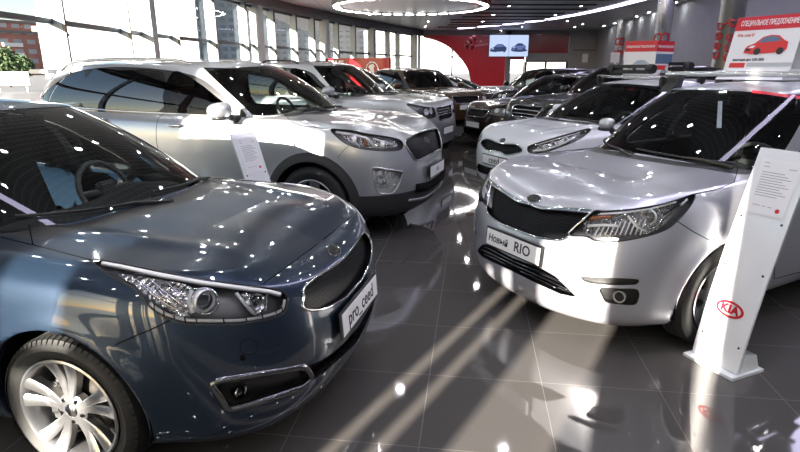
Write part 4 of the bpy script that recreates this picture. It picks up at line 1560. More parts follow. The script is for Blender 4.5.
# ============================ the room
CEIL = 4.4
def tile_floor():
    m, nt, out = nodes('floor_tiles')
    tc = nt.nodes.new('ShaderNodeTexCoord')
    mp = nt.nodes.new('ShaderNodeMapping')
    mp.inputs['Rotation'].default_value = (0, 0, math.radians(7.5))
    mp.inputs['Location'].default_value = (.185, -.245, 0)
    nt.links.new(tc.outputs['Object'], mp.inputs[0])
    br = nt.nodes.new('ShaderNodeTexBrick')
    br.offset = 0
    br.inputs['Scale'].default_value = 1
    br.inputs['Brick Width'].default_value = .6
    br.inputs['Row Height'].default_value = .6
    br.inputs['Mortar Size'].default_value = .0022
    br.inputs['Mortar Smooth'].default_value = .3
    br.inputs['Color1'].default_value = (.074, .069, .066, 1)
    br.inputs['Color2'].default_value = (.079, .074, .071, 1)
    br.inputs['Mortar'].default_value = (.17, .16, .15, 1)
    nt.links.new(mp.outputs[0], br.inputs[0])
    b = nt.nodes.new('ShaderNodeBsdfPrincipled')
    b.inputs['Roughness'].default_value = .07
    b.inputs['Specular IOR Level'].default_value = .55
    n = nt.nodes.new('ShaderNodeTexNoise')
    n.inputs['Scale'].default_value = 3.
    n.inputs['Detail'].default_value = 6
    nt.links.new(mp.outputs[0], n.inputs[0])
    mr = nt.nodes.new('ShaderNodeMapRange')
    mr.inputs['To Min'].default_value = .02
    mr.inputs['To Max'].default_value = .06
    nt.links.new(n.outputs['Fac'], mr.inputs['Value'])
    nt.links.new(mr.outputs[0], b.inputs['Roughness'])
    nt.links.new(br.outputs['Color'], b.inputs['Base Color'])
    nt.links.new(b.outputs[0], out.inputs[0])
tile_floor()

def lattice(name, cell, line, dark, light, rough=.5):
    m, nt, out = nodes(name)
    tc = nt.nodes.new('ShaderNodeTexCoord')
    br = nt.nodes.new('ShaderNodeTexBrick')
    br.offset = 0
    br.inputs['Scale'].default_value = 1
    br.inputs['Brick Width'].default_value = cell
    br.inputs['Row Height'].default_value = cell
    br.inputs['Mortar Size'].default_value = line
    br.inputs['Color1'].default_value = (*dark, 1)
    br.inputs['Color2'].default_value = (*dark, 1)
    br.inputs['Mortar'].default_value = (*light, 1)
    nt.links.new(tc.outputs['Object'], br.inputs[0])
    b = nt.nodes.new('ShaderNodeBsdfPrincipled')
    b.inputs['Roughness'].default_value = rough
    nt.links.new(br.outputs['Color'], b.inputs['Base Color'])
    nt.links.new(b.outputs[0], out.inputs[0])
lattice('ceiling_lattice', .16, .022, (.29, .29, .30), (.82, .82, .83))
pbr('ceiling_white', (.62, .63, .64), .3)
pbr('wall_grey', (.26, .265, .28), .6, noise=.05, nscale=3)
pbr('bulkhead', (.10, .105, .11), .5)
pbr('fin', (.34, .41, .47), .5)
pbr('frame_dark', (.06, .062, .065), .4, .5)
pbr('pillar_grey', (.36, .40, .44), .5)
pbr('dark_red', (.22, .014, .022), .2, coat=.5)
glass('pane', (.90, .92, .92), .7, 1.35)
emit('lamp_on', (.97, .98, 1.), 150.)
emit('ring_on', (1., .98, .96), 22.)
emit('led', (.74, .70, 1.), 5.)
emit('screen_bg', (.55, .66, .92), .62)
emit('screen_car', (.04, .06, .14), .6)
emit('screen_car2', (.13, .17, .38), .6)
emit('screen_blue', (.25, .32, .85), .7)

def struct(o):
    o['kind'] = 'structure'
    return o

struct(obj('floor', [(-7.2, -5.4, 0), (18, -5.4, 0), (18, 43.4, 0), (-7.2, 43.4, 0)], [(0, 1, 2, 3)], 'floor_tiles', smooth=False))
lattice('ceiling_panels', 1.2, .02, (.62, .62, .63), (.25, .25, .26), .35)
struct(MB().box((5.4, 3.3, CEIL+.15), (25.2, 17.4, .3)).build('ceiling', 'ceiling_lattice'))
struct(MB().box((5.4, 27.7, CEIL+.15), (25.2, 31.4, .3)).build('ceiling', 'ceiling_panels'))

def u_of(P): return project([P])[0]
FAC = [(-6.9, -5.2), (-6.9, 16.0), (-6.1, 21.5), (-5.0, 26.), (-3.2, 31.5), (1.5, 43.)]
def fac_hit(u):
    k = (u-400)/FOC
    for (x0, y0), (x1, y1) in zip(FAC[:-1], FAC[1:]):
        # plan direction at about eye level: x/y = k/.957
        q = k*.957
        den = (x1-x0)-q*(y1-y0)
        if abs(den) < 1e-9: continue
        t = (q*y0-x0)/den
        if 0 <= t <= 1: return Vector((x0+(x1-x0)*t, y0+(y1-y0)*t, 0))
HEAD, TRAN, SILL = 4.0, 2.52, .12
posts = [Vector((-6.9, y, 0)) for y in (-5.2, -1.75, .6, 2.7, 4.8, 6.9, 9.0)]+[fac_hit(u) for u in (57, 123, 146, 173, 211, 243, 256, 271, 293, 311, 323, 335, 352, 370, 386, 396, 412)]
pillar_u = [9, 13, 17, 20, 23]
def wall_seg(mb, a, b, z0, z1, th, off=0.):
    d = (b-a).normalized()
    n = Vector((-d.y, d.x, 0))
    P = [a+n*(off-th/2), a+n*(off+th/2), b+n*(off+th/2), b+n*(off-th/2)]
    V = [(p.x, p.y, z) for z in (z0, z1) for p in P]
    mb.add(V, [(0, 1, 2, 3)[::-1], (4, 5, 6, 7), (0, 1, 5, 4), (1, 2, 6, 5), (2, 3, 7, 6), (3, 0, 4, 7)])
up = MB()
lo = MB()
for (x0, y0), (x1, y1) in zip(FAC[:-1], FAC[1:]):
    a, b = Vector((x0, y0, 0)), Vector((x1, y1, 0))
    wall_seg(up, a, b, HEAD, CEIL, .3, -.1)
    wall_seg(lo, a, b, 0, SILL, .3, 0)
w_up = struct(up.build('wall_left', 'bulkhead'))
struct(lo.build('baseboard_left', 'frame_dark'))
n_w = 0
for i in range(len(posts)-1):
    a, b = posts[i], posts[i+1]
    d = (b-a).normalized()
    nin = Vector((d.y, -d.x, 0))
    if nin.x < 0: nin = -nin
    n_w += 1
    f = MB()
    # deep fin at the far end of the bay
    pil = i+1 in pillar_u
    dep, th = (.34, .34) if pil else (.26, .05)
    c0 = b-d*th/2
    f2 = MB()
    wall_seg(f2, b-nin*.06, b+nin*dep, SILL, HEAD, th)
    fr = MB()
    wall_seg(fr, a, b, TRAN-.05, TRAN+.05, .12)
    wall_seg(fr, a, b, HEAD-.08, HEAD, .12)
    wall_seg(fr, a, b, SILL, SILL+.08, .12)
    if not pil:
        e = b+nin*dep
        fr.box((e.x, e.y, (SILL+HEAD)/2), (.06, .06, HEAD-SILL))
    wo = struct(fr.build('window_%d' % n_w, 'frame_dark'))
    f2.build('pillar' if pil else 'fin', 'pillar_grey' if pil else 'fin', wo)
    if i == 1:                              # unseen bay closed to shade the rear of the silver SUV
        sb = MB(); wall_seg(sb, a, b, SILL, HEAD, .06); sb.build('sun_block_panel', 'wall_grey', wo)
        continue
    for z0, z1 in ((SILL+.08, TRAN-.05), (TRAN+.05, HEAD-.08)):
        obj('pane', [(a.x, a.y, z0), (b.x, b.y, z0), (b.x, b.y, z1), (a.x, a.y, z1)], [(0, 1, 2, 3)], 'pane', wo, smooth=False)

# unseen wall behind the camera, its piers and slots shaped to form the sun streaks
YF = -5.2
def sun_mask_pier(x0, x1): fm.box(((x0+x1)/2, YF, CEIL/2), (x1-x0, .07, CEIL))
fm = MB()
for x0, x1 in ((-5.35, -4.70), (-4.60, -4.50), (-4.40, -4.16), (-3.66, -3.10), (-2.98, 18)):
    sun_mask_pier(x0, x1)
fm.box((-4.25, YF, 3.69), (2.4, .09, 1.42))  # headers added to cut the sun off the car fronts
fm.box((-4.5, YF, 3.5), (.62, .08, 1.5))
fm.box((-5.6, YF, 3.85), (.6, .08, 1.1))
fm.box((-6.37, YF, CEIL/2), (1.0, .07, CEIL))  # added blank panel that shades the silver SUV's bumper
pbr('bounce_white', (.72, .72, .72), .6)  # kept pale so the unseen wall bounces fill light into the hall
struct(fm.build('wall_front_sun_mask', 'bounce_white'))
n_w += 1
fw = MB()
for x in (-5.86, -5.40): fw.box((x, YF, CEIL/2), (.07, .12, CEIL))
fw.box((-5.63, YF, TRAN), (.5, .1, .1))
wo = struct(fw.build('window_%d' % n_w, 'frame_dark'))
for x0, x1 in ((-5.84, -5.42), (-4.20, -3.74)):  # unseen panes set where the sun has to come through
    obj('pane', [(x0, YF, .05), (x1, YF, .05), (x1, YF, 4.3), (x0, YF, 4.3)], [(0, 1, 2, 3)], 'pane', wo, smooth=False)

# right wall, slightly converging
RW = [Vector((15.0, 43.1, 0)), Vector((12.6, 25.5, 0)), Vector((10.6, 10., 0)), Vector((8.2, -5.2, 0))]
rm = MB()
for a, b in zip(RW[:-1], RW[1:]): wall_seg(rm, a, b, 0, CEIL, .25, -.12)
struct(rm.build('wall_right', 'wall_grey'))
g = MB()
for a, b in zip(RW[:-1], RW[1:]): wall_seg(g, a, b, 2.97, 3.03, .02, .0)
for t in (.12, .45, .8):
    p = RW[0].lerp(RW[1], t)
    g.box((p.x-.02, p.y, 2.2), (.03, .03, 4.4))
struct(g.build('trim_1', 'frame_dark'))

# far wall
YB = 43.
def bx(u, y=60.): return (u-400)/FOC*(.957*YB+.0)+0.
def bz(v): return at_depth(400, v, YB).z
k = MB()
k.box(((bx(568)+15.1)/2, YB+.15, CEIL/2), (15.1-bx(568), .3, CEIL))
k.box((bx(508), YB+.15, CEIL/2), (.35, .3, CEIL))
k.box(((bx(418)+bx(568))/2, YB+.15, 4.25), (bx(568)-bx(418), .3, .5))
k.box(((bx(526)+bx(568))/2, YB+.15, (2.15+bz(52))/2), (bx(568)-bx(526), .3, bz(52)-2.15))
struct(k.build('wall_back', 'wall_grey'))
g = MB()
g.box(((bx(572)+15)/2, YB-.02, 3.0), (15-bx(572), .03, .06))
struct(g.build('trim_2', 'frame_dark'))
n_w += 1
f = MB()
for u in (419, 452, 487): f.box((bx(u), YB, 2.), (.22 if u == 419 else .10, .14, 4.))
f.box(((bx(419)+bx(505))/2, YB, 2.5), (bx(505)-bx(419), .12, .10))
wo = struct(f.build('window_%d' % n_w, 'fin'))
obj('pane', [(bx(419), YB, 0), (bx(487), YB, 0), (bx(487), YB, 4), (bx(419), YB, 4)], [(0, 1, 2, 3)], 'pane', wo, smooth=False)
# red sweep over the glazing
edge = smooth_poly([(423, 37.5), (436, 41), (448, 47), (458, 56), (466, 66), (470, 76), (472, 86)], 6, False)
top = [(u, 36.0) for u, v in edge]
V, F = [], []
pts = [(bx(u), bz(v)) for u, v in edge]
zt = bz(35.5)
poly = [(bx(423), zt)]+pts+[(bx(505), pts[-1][1]), (bx(505), zt)]
V = [(x, y, z) for y in (YB-.14, YB-.10) for x, z in poly]
n = len(poly)
F = [tuple(range(n)), tuple(range(2*n-1, n-1, -1))]+[(i, i+n, (i+1) % n+n, (i+1) % n) for i in range(n)]
pbr('red_backlit', (.58, .012, .022), .25, coat=.5)  # brighter base colour stands in for light from behind the red glass
struct(obj('trim_3', V, F, 'red_backlit', smooth=False))
struct(MB().box(((bx(527)+bx(567))/2, YB-.05, (bz(34)+bz(53))/2), (bx(567)-bx(527), .1, bz(34)-bz(53))).build('trim_4', 'dark_red'))
# side light and the entrance door
n_w += 1
f = MB()
for u in (510, 524): f.box((bx(u), YB, 1.3), (.08, .1, 2.6))
f.box((bx(517), YB, 2.45), (bx(524)-bx(510), .08, .28), 1)
wo = struct(f.build('window_%d' % n_w, ['frame_dark', 'red_ink']))
obj('pane', [(bx(510), YB, 0), (bx(524), YB, 0), (bx(524), YB, 2.4), (bx(510), YB, 2.4)], [(0, 1, 2, 3)], 'pane', wo, smooth=False)
f = MB()
for u in (526, 546, 567): f.box((bx(u), YB, 1.07), (.16, .12, 2.14))
f.box((bx(546.5), YB, 2.18), (bx(567)-bx(526), .12, .12))
do = struct(f.build('door_1', 'frame_dark'))
for u0, u1 in ((527, 545), (547, 566)):
    obj('pane', [(bx(u0), YB, .1), (bx(u1), YB, .1), (bx(u1), YB, 2.1), (bx(u0), YB, 2.1)], [(0, 1, 2, 3)], 'pane', do, smooth=False)
for u in (544.6, 547.4): MB().tube([(bx(u), YB-.1, .8), (bx(u), YB-.1, 1.5)], .03, 6).build('door_handle', 'steel', do)

# ceiling features
def ceil_pt(u, v, z):
    d = ray_dir(u, v)
    t = (z-CAM_H)/d.z
    return Vector((d.x*t, d.y*t, z))
cx, cy, R0 = .45, 24.6, 3.3
d = MB()
d.lathe([(0, 4.16), (R0-.32, 4.16), (R0-.30, 4.12), (R0, 4.12), (R0+.02, 4.16), (R0+.02, CEIL), (R0-.3, CEIL)], 'z', 72, (cx, cy, 0))
dz = struct(d.build('trim_5', 'ceiling_white', smooth=True))
ringm = MB()
for k in range(36):
    a = 2*PI*k/36
    ringm.box((cx+(R0-.15)*math.cos(a), cy+(R0-.15)*math.sin(a), 4.11), (.16, .34, .02), rz=a)
ringm.build('light_segment', 'ring_on', dz)
redm = MB()
for k in range(14):
    a = -.75+k*.05
    redm.box((cx+(R0+.03)*math.cos(a), cy+(R0+.03)*math.sin(a), 4.25), (.04, .22, .27), rz=a)
for k in range(9):
    a = 2.4+k*.05
    redm.box((cx+(R0+.03)*math.cos(a), cy+(R0+.03)*math.sin(a), 4.25), (.04, .22, .27), rz=a)
redm.build('red_band', 'red_gloss', dz)
sl = MB()
for k in range(11):
    y = 20.5+k*1.9
    sl.box((6.6-.12*k, y, CEIL-.02), (5.2+.5*math.sin(k*2.), .34, .05))
struct(sl.build('trim_6', 'frame_dark'))
led = [(4.2, 41.), (7.4, 36.5), (9.3, 31.), (10.0, 24.), (9.6, 17.), (8.2, 11.), (6.0, 6.5), (3.2, 3.4), (.2, 1.8), (-2.6, 1.6)]
L = [Vector((x, y, CEIL-.03)) for x, y in smooth_poly(led, 8, False)]
V, F = [], []
for i, q in enumerate(L):
    t = (L[min(i+1, len(L)-1)]-L[max(i-1, 0)]).normalized()
    nn = Vector((-t.y, t.x, 0))*.19
    for a_, zz in ((-1, 0), (1, 0), (1, .05), (-1, .05)):
        V.append((q+nn*a_+Vector((0, 0, zz))))
for i in range(len(L)-1):
    for j in range(4):
        F.append((i*4+j, i*4+(j+1) % 4, i*4+4+(j+1) % 4, i*4+4+j))
tag(obj('ceiling_light', V, F, 'led', smooth=False), 'long curved white light strip running across the ceiling', 'ceiling light')

# downlights
spots = [ceil_pt(u, v, CEIL-.012) for u, v in ((575, 27), (583, 24.3), (604, 26), (615, 23.4), (624, 20.3), (637, 16.6), (649, 12.6), (664, 8), (676, 2.5), (567, 21), (501, 30.5))]
for gx in range(6):
    for gy in range(6):
        spots.append(Vector((-4.6+gx*2.1+.4*(gy % 2), .6+gy*1.75, CEIL-.012)))
for gx in range(6):
    for gy in range(3): spots.append(Vector((-4.4+gx*2.1+.4*(gy % 2), -4.4+gy*1.7, CEIL-.012)))  # unseen rows behind the camera, added as fill for camera-facing surfaces
for gy in range(4):
    for gx in range(4): spots.append(Vector((-4.0+gx*3.1, 12.3+gy*2.3, CEIL-.012)))
for gy in range(5):
    for gx in range(4): spots.append(Vector((-1.6+gx*3.3, 22.6+gy*4.2, CEIL-.012)))  # far rows added to brighten the back of the hall
sv, sf = lathe([(0, 0), (.062, 0)], 'z', 16)
rv, rf = lathe([(.062, 0), (.085, -.004), (.088, .008)], 'z', 16)
mA, mB = make_mesh('downlight', rv, rf, 'ceiling_white'), make_mesh('lamp', sv, [f[::-1] for f in sf], 'lamp_on', False)
for i, q in enumerate(spots):
    if math.hypot(q.x-cx, q.y-cy) < R0+.2: continue
    o = link('downlight', mA, None, q)
    far = q.y > 11.5
    tag(o, 'small round recessed downlight in the grey ceiling', 'ceiling light', 'ceiling downlights')  # label shared with the added fill rows
    link('lamp', mB, o)

# round columns with red lettering
def column(x, y, rad, words, zl, lab):
    c = MB().lathe([(rad+.02, 0), (rad+.02, .1), (rad, .12), (rad, 3.3), (rad+.01, 3.32), (rad+.01, CEIL)], 'z', 40, (0, 0, 0)).build('column', 'alu' if rad < .3 else 'steel', smooth=True, loc=(x, y, 0))
    struct(c)
    th0 = math.atan2(-y, -x)
    for wd, off, size in words:
        V, F = text_geo(wd, size, .006, .006, spacing=1.05)
        W = []
        for v in V:
            th = th0+off-v[1]/rad*-1.
            W.append(((rad+.02+v[2])*math.cos(th), (rad+.02+v[2])*math.sin(th), zl+v[0]))
        obj('lettering', W, F, 'red_ink', c, smooth=False)
column(8.9, 15.6, .31, [("cee'd", .35, .52), ('ceed', -.75, .5)], 2.35, '')
column(10.2, 22.4, .29, [('RIO', .25, .5), ('RIO', -.7, .5)], 2.55, '')
column(13.0, 34., .24, [('RIO', .5, .6), ('RIO', -.5, .6)], 2.9, '')
WORLD, EXPO = 0.2, 0.82
# ============================ stands, signs, screens
def info_stand(label, base, face, h=1.2, lean=.28, wd=.28, group=None, logo=True, scale=1.):
    """leaning sheet on a folded foot; front faces local -y"""
    t = thing('info_stand', label, 'stand', (base[0], base[1], 0), math.radians(face), group)
    n = 18
    V, F = [], []
    for i in range(n+1):
        q = i/n
        y = lean*(q**1.25)+.02
        z = .018+(h-.018)*q
        for x, dy in ((-wd/2, 0), (wd/2, 0), (wd/2, .014), (-wd/2, .014)):
            V.append((x, y+dy, z))
    for i in range(n):
        for k in range(4):
            F.append((i*4+k, i*4+(k+1) % 4, i*4+4+(k+1) % 4, i*4+4+k))
    F += [(3, 2, 1, 0), tuple(n*4+k for k in range(4))]
    o = obj('panel', V, F, 'white_panel', t, smooth=False)
    def on(q, x, up, off=.002):
        y = lean*(q**1.25)+.02
        z = .018+(h-.018)*q
        dy = lean*1.25*q**.25
        e = Vector((0, dy, h)).normalized()
        nrm = Vector((1, 0, 0)).cross(e)
        return Vector((0, y, z))+Vector((x, 0, 0))+e*up+nrm*off, e, nrm
    b = MB()
    dep = .225
    b.box((0, dep/2-.02, .008), (wd+.03, dep+.03, .016))
    V2 = [(-wd/2+.01, .05, .016), (wd/2-.0, .05, .016), (wd/2-.0, dep-.03, .016), (-wd/2+.01, dep-.03, .016), (-wd/2+.01, .07, .13), (wd/2-.0, .07, .13), (wd/2-.0, dep-.07, .11), (-wd/2+.01, dep-.07, .11)]
    b.add(V2, [(0, 1, 5, 4), (1, 2, 6, 5), (2, 3, 7, 6), (3, 0, 4, 7)])
    b.build('foot', 'white_panel', t)
    s = MB()
    s.add([(-.02, dep-.08, .02), (.02, dep-.08, .02), (.02, lean*.55, .62), (-.02, lean*.55, .62)], [(0, 1, 2, 3)])
    s.build('strut', 'black_plastic', t)
    if logo:
        p0, e, nr = on(.27, 0, 0)
        n_ = 40
        ring = []
        for s_ in (1, .80):
            ring += [(.082*s_ ** 1*math.cos(2*PI*k/n_), (.046*(1 if s_ == 1 else .72))*math.sin(2*PI*k/n_), 0) for k in range(n_)]
        RF = [(k, (k+1) % n_, n_+(k+1) % n_, n_+k) for k in range(n_)]
        m = MB()
        m.add(place(ring, p0, (1, 0, 0), e), RF)
        m.build('logo_ring', 'red_ink', t)
        V_, F_ = text_geo('KIA', .062, .0006, .0034, spacing=1.1)
        obj('logo_letters', place(V_, p0, (1, 0, 0), e), F_, 'red_ink', t, smooth=False)
    pq = .835
    p0, e, nr = on(pq, 0, 0, .004)
    m = MB()
    m.add(place([(-.105, -.15, 0), (.105, -.15, 0), (.105, .15, 0), (-.105, .15, 0)], p0, (1, 0, 0), e), [(0, 1, 2, 3)])
    sh = m.build('price_sheet', 'paper', t)
    tx = MB()
    for (x0, x1, y) in [(-.085, -.055, .125), (-.085, -.05, .105), (.05, .09, .105)]+[(-.08, .06+.02*((k*7) % 3-1), .075-.014*k) for k in range(10)]+[(-.07, -.03, -.105), (-.02, .0, -.105), (.01, .03, -.105)]:
        tx.add(place([(x0, y, .0008), (x1, y, .0008), (x1, y+.004, .0008), (x0, y+.004, .0008)], p0, (1, 0, 0), e), [(0, 1, 2, 3)])
    tx.build('print', 'grey_ink', sh)
    m = MB()
    m.add(place([(.066+.012*math.cos(a*.4), -.115+.012*math.sin(a*.4), .0009) for a in range(16)], p0, (1, 0, 0), e), [tuple(range(16))])
    m.build('stamp', 'red_ink', sh)
    for q in (.12, .46, .69):
        for sg in (-1, 1):
            c_, e, nr = on(q, sg*(wd/2-.03), 0, .001)
            V_, F_ = lathe([(.0001, .003), (.006, .003), (.007, 0)], 'z', 10)
            obj('bolt', place(V_, c_, (1, 0, 0), e), F_, 'dark_chrome', t)
    return t
# foot corners found on the floor of the photograph: front edge from (1.72, 2.90) to (1.83, 2.645)
info_stand('white leaning price stand with a red oval logo beside the silver saloon front wheel', (1.752, 2.735), -66.7)
info_stand('grey leaning price stand between the blue hatchback and the flank-on silver SUV', (-1.02, 4.43), 62., h=1.10, lean=.31, logo=True)

def board(mb, P, d=.012):
    """upright sheet from four corners (ll, lr, ur, ul) with thickness d backwards"""
    P = [Vector(p) for p in P]
    n = (P[1]-P[0]).cross(P[3]-P[0]).normalized()
    Q = [p-n*d for p in P]
    mb.add(P+Q, [(0, 1, 2, 3), (7, 6, 5, 4), (0, 4, 5, 1), (1, 5, 6, 2), (2, 6, 7, 3), (3, 7, 4, 0)])
    return n
def flat_car(o, ex, ey, w_, mats, parent, lift=.003):
    """printed picture of a small red car, drawn with flat shapes"""
    body = [(-.50, .02), (-.49, .12), (-.44, .19), (-.28, .25), (-.12, .40), (.05, .44), (.25, .42), (.40, .30), (.49, .26), (.50, .10), (.44, .03), (.30, .01), (-.30, -.02)]
    win = [(-.20, .26), (-.09, .38), (.05, .41), (.23, .39), (.33, .29), (.10, .27)]
    lamp_ = [(-.42, .14), (-.34, .19), (-.24, .19), (-.30, .13)]
    gr_ = [(-.47, .07), (-.46, .13), (-.36, .10), (-.34, .05)]
    ex, ey = Vector(ex).normalized(), Vector(ey).normalized()
    for nm, pl_, mt, l in (('printed_car', body, mats[0], 0), ('printed_glass', win, mats[1], .0008), ('printed_lamp', lamp_, mats[2], .0008), ('printed_grille', gr_, mats[3], .0008)):
        V = place([(x*w_, y*w_, lift+l) for x, y in pl_], o, ex, ey)
        obj(nm, V, [tuple(range(len(V)))[::-1] if False else tuple(range(len(V)-1, -1, -1))], mt, parent, smooth=False)
    for x in (-.17, .36):
        V = place([(x*w_+.085*w_*math.cos(a*PI/8), .045*w_+.085*w_*math.sin(a*PI/8), lift+.0012) for a in range(16)], o, ex, ey)
        obj('printed_wheel', V, [tuple(range(16))], mats[3], parent, smooth=False)

def loc2(c, x, y, z):
    q = c.T@Vector((x, y, z))
    return q
pbr('print_blue', (.10, .16, .26), .5)
pbr('print_sky', (.30, .42, .55), .5)
pbr('print_red', (.62, .03, .03), .45)
pbr('print_grey', (.45, .47, .50), .5)
# roof sign on the silver saloon
zr = roof_point(r, -1.72, 0)
t = thing('roof_sign', 'white and red special offer sign with a red car picture on the silver saloon roof', 'sign', tuple(loc2(r, -1.70, -.12, zr+.004)), math.radians(-151.5))
W2, zb_, zt_ = .265, .085, .50
P = [(0.0, -W2, zb_), (0.0, W2, zb_), (-.10, W2, zt_), (-.10, -W2, zt_)]
m = MB()
nrm = board(m, P)
sg_ = m.build('sign_panel', 'paper', t)
m = MB()
board(m, [(-.22, W2, zb_), (-.22, -W2, zb_), (-.115, -W2, zt_), (-.115, W2, zt_)])
m.build('back_panel', 'paper', t)
f = MB()
f.add([(.10, -W2, 0), (.10, W2, 0), (0, W2, zb_), (0, -W2, zb_), (-.30, -W2, 0), (-.30, W2, 0), (-.22, W2, zb_), (-.22, -W2, zb_)], [(0, 1, 2, 3), (5, 4, 7, 6), (1, 5, 6, 2), (4, 0, 3, 7), (0, 4, 5, 1), (3, 2, 6, 7)])
f.build('sign_foot', 'white_panel', t)
ey = (Vector(P[3])-Vector(P[0])).normalized()
ex = Vector((0, 1, 0))
def sp(x, y, l=.002): return Vector(P[0])+ex*(W2+x)+ey*y+nrm*l
H = (Vector(P[3])-Vector(P[0])).length
m = MB(); board(m, [sp(-W2, H-.11), sp(W2, H-.11), sp(W2, H+.0), sp(-W2, H+.0)], .001)
m.build('header_band', 'red_ink', sg_)
V, F = text_geo('СПЕЦИАЛЬНОЕ ПРЕДЛОЖЕНИЕ', .058, .0004, .0012, spacing=1.0)
xs = [v[0] for v in V]; kx = (2*W2-.08)/(max(xs)-min(xs))
obj('header_text', place([(v[0]*kx, v[1], v[2]) for v in V], sp(0, H-.055, .0035), ex, ey), F, 'paper', sg_, smooth=False)
flat_car(sp(.03, .125), ex, ey, .33, ['print_red', 'print_blue', 'paper', 'ink'], sg_)
V, F = text_geo('Kia cee\'d', .038, .0003, .0006, .2)
obj('printed_text', place(V, sp(-.16, H-.15, .003), ex, ey), F, 'print_red', sg_, smooth=False)
V, F = text_geo('выгода до 100 000', .03, .0003, .0008)
obj('printed_text', place(V, sp(-.08, .075, .003), ex, ey), F, 'ink', sg_, smooth=False)
m = MB(); board(m, [sp(-W2+.04, .01), sp(-W2+.17, .01), sp(-W2+.17, .05), sp(-W2+.04, .05)], .001)
m.build('red_strip', 'print_red', sg_)
m = MB(); board(m, [sp(-.08, .018), sp(W2, .018), sp(W2, .05), sp(-.08, .05)], .001)
m.build('grey_strip', 'print_grey', sg_)

# three-sided sign on the white hatchback
zr = roof_point(w, -1.62, 0)
t = thing('roof_sign', 'three-sided red and white offer sign standing on the white hatchback roof', 'sign', tuple(loc2(w, -1.62, -.02, zr+.004)), 0)
A_, B_, C_ = Vector((-.33, .10, 0)), Vector((.0, -.14, 0)), Vector((.36, .12, 0))
tri = MB()
tri.add([A_, B_, C_, A_+Vector((0, 0, .5)), B_+Vector((0, 0, .5)), C_+Vector((0, 0, .5))], [(0, 1, 4, 3), (1, 2, 5, 4), (2, 0, 3, 5), (0, 2, 1), (3, 4, 5)])
so = tri.build('sign_body', 'paper', t)
for p, q, k in ((A_, B_, 0), (B_, C_, 1)):
    e = (q-p).normalized(); L_ = (q-p).length
    nn = e.cross(Vector((0, 0, 1)))
    def fp(x, z, l=.003): return p+e*x+Vector((0, 0, z))+nn*l
    m = MB(); board(m, [fp(0, .36), fp(L_, .36), fp(L_, .5), fp(0, .5)], .001); m.build('header_band', 'red_ink', so)
    V, F = text_geo('СПЕЦИАЛЬНОЕ ПРЕДЛОЖЕНИЕ', .04, .0004, .0008)
    xs = [v[0] for v in V]; kx = (L_-.04)/(max(xs)-min(xs))
    obj('header_text', place([(v[0]*kx, v[1], v[2]) for v in V], fp(L_/2, .425, .0045), e, (0, 0, 1)), F, 'paper', so, smooth=False)
    if k == 0:
        flat_car(fp(L_/2, .12), e, Vector((0, 0, 1)), .3, ['print_grey', 'print_sky', 'paper', 'ink'], so)
    else:
        m = MB(); board(m, [fp(.01, .20), fp(L_-.01, .20), fp(L_-.01, .33), fp(.01, .33)], .001); m.build('printed_picture', 'print_blue', so)
        m = MB(); board(m, [fp(.01, .12), fp(.27, .12), fp(.29, .18), fp(.01, .18)], .001); m.build('red_strip', 'print_red', so)
        flat_car(fp(L_/2, .01), e, Vector((0, 0, 1)), .25, ['ink', 'print_grey', 'paper', 'ink'], so)

# video wall
x0, x1 = bx(488), bx(526.5)
z0, z1 = bz(56.5), bz(35.3)
t = thing('video_wall', 'bright two-panel video screen showing blue cars, high on the far wall', 'screen', ((x0+x1)/2, YB-.35, (z0+z1)/2))
hw, hh = (x1-x0)/2, (z1-z0)/2
MB().box((0, .09, 0), (2*hw+.04, .14, 2*hh+.04)).build('housing', 'frame_dark', t)
MB().box((0, .21, 0), (.4, .12, .4)).build('wall_mount', 'frame_dark', t)
for sg in (-1, 1):
    s_ = MB().box((sg*hw/2, .01, 0), (hw-.02, .02, 2*hh)).build('screen', 'screen_bg', t)
    e1, e2 = Vector((1, 0, 0)), Vector((0, 0, 1))
    if sg < 0:
        flat_car(Vector((-.05+sg*hw/2, -.004, -hh*.55)), e1, e2, hw*.85, ['screen_car', 'screen_car2', 'screen_bg', 'screen_car'], s_)
    else:
        V = [(sg*hw/2+.05+hw*.42*math.cos(a*PI/12), -.003, -hh*.42+hh*.16*math.sin(a*PI/12)) for a in range(24)]
        obj('printed_shadow', V, [tuple(range(24))], 'screen_car', s_, smooth=False)
        flat_car(Vector((sg*hw/2, -.006, -hh*.38)), e1, e2, hw*.75, ['screen_car2', 'screen_car', 'screen_bg', 'screen_car'], s_)
# small blue screen on the right
p = Vector((11.05, 24.6, 0))
q = at_depth(645, 51.5, 24.0)
t = thing('wall_screen', 'small blue television standing in front of the grey right wall', 'screen', (q.x, q.y, 0))
MB().box((0, 0, q.z), (.95, .06, .52), bev=.01).build('housing', 'black_plastic', t)
MB().box((0, -.035, q.z), (.80, .012, .42)).build('screen', 'screen_blue', t)
st = MB(); st.box((0, .03, (q.z-.26)/2), (.10, .06, q.z-.26)); st.box((0, .03, .02), (.6, .4, .04))
st.build('stand', 'black_plastic', t)
# white notice and framed posters
q = at_depth(585, 58, YB-.03)
tag(MB().box((0, 0, 0), (.42, .02, .62)).build('notice', 'paper', loc=q), 'white paper notice on the grey far wall right of the door', 'notice')
for u, v, nm in ((615, 57.5, 'pale poster left of the thinnest column'), (628, 55.5, 'pale poster right of the thinnest column')):
    q = at_depth(u, v, 31.)
    t = thing('poster_stand', nm+', on a thin post', 'poster', (q.x, q.y, 0))
    MB().box((0, 0, q.z), (.48, .03, .52)).build('poster', 'paper', t)
    p_ = MB(); p_.tube([(0, .03, .01), (0, .03, q.z)], .03, 8); p_.lathe([(0, 0), (.2, 0), (.2, .02), (0, .02)], 'z', 20, (0, .03, 0)); p_.build('post', 'steel', t)

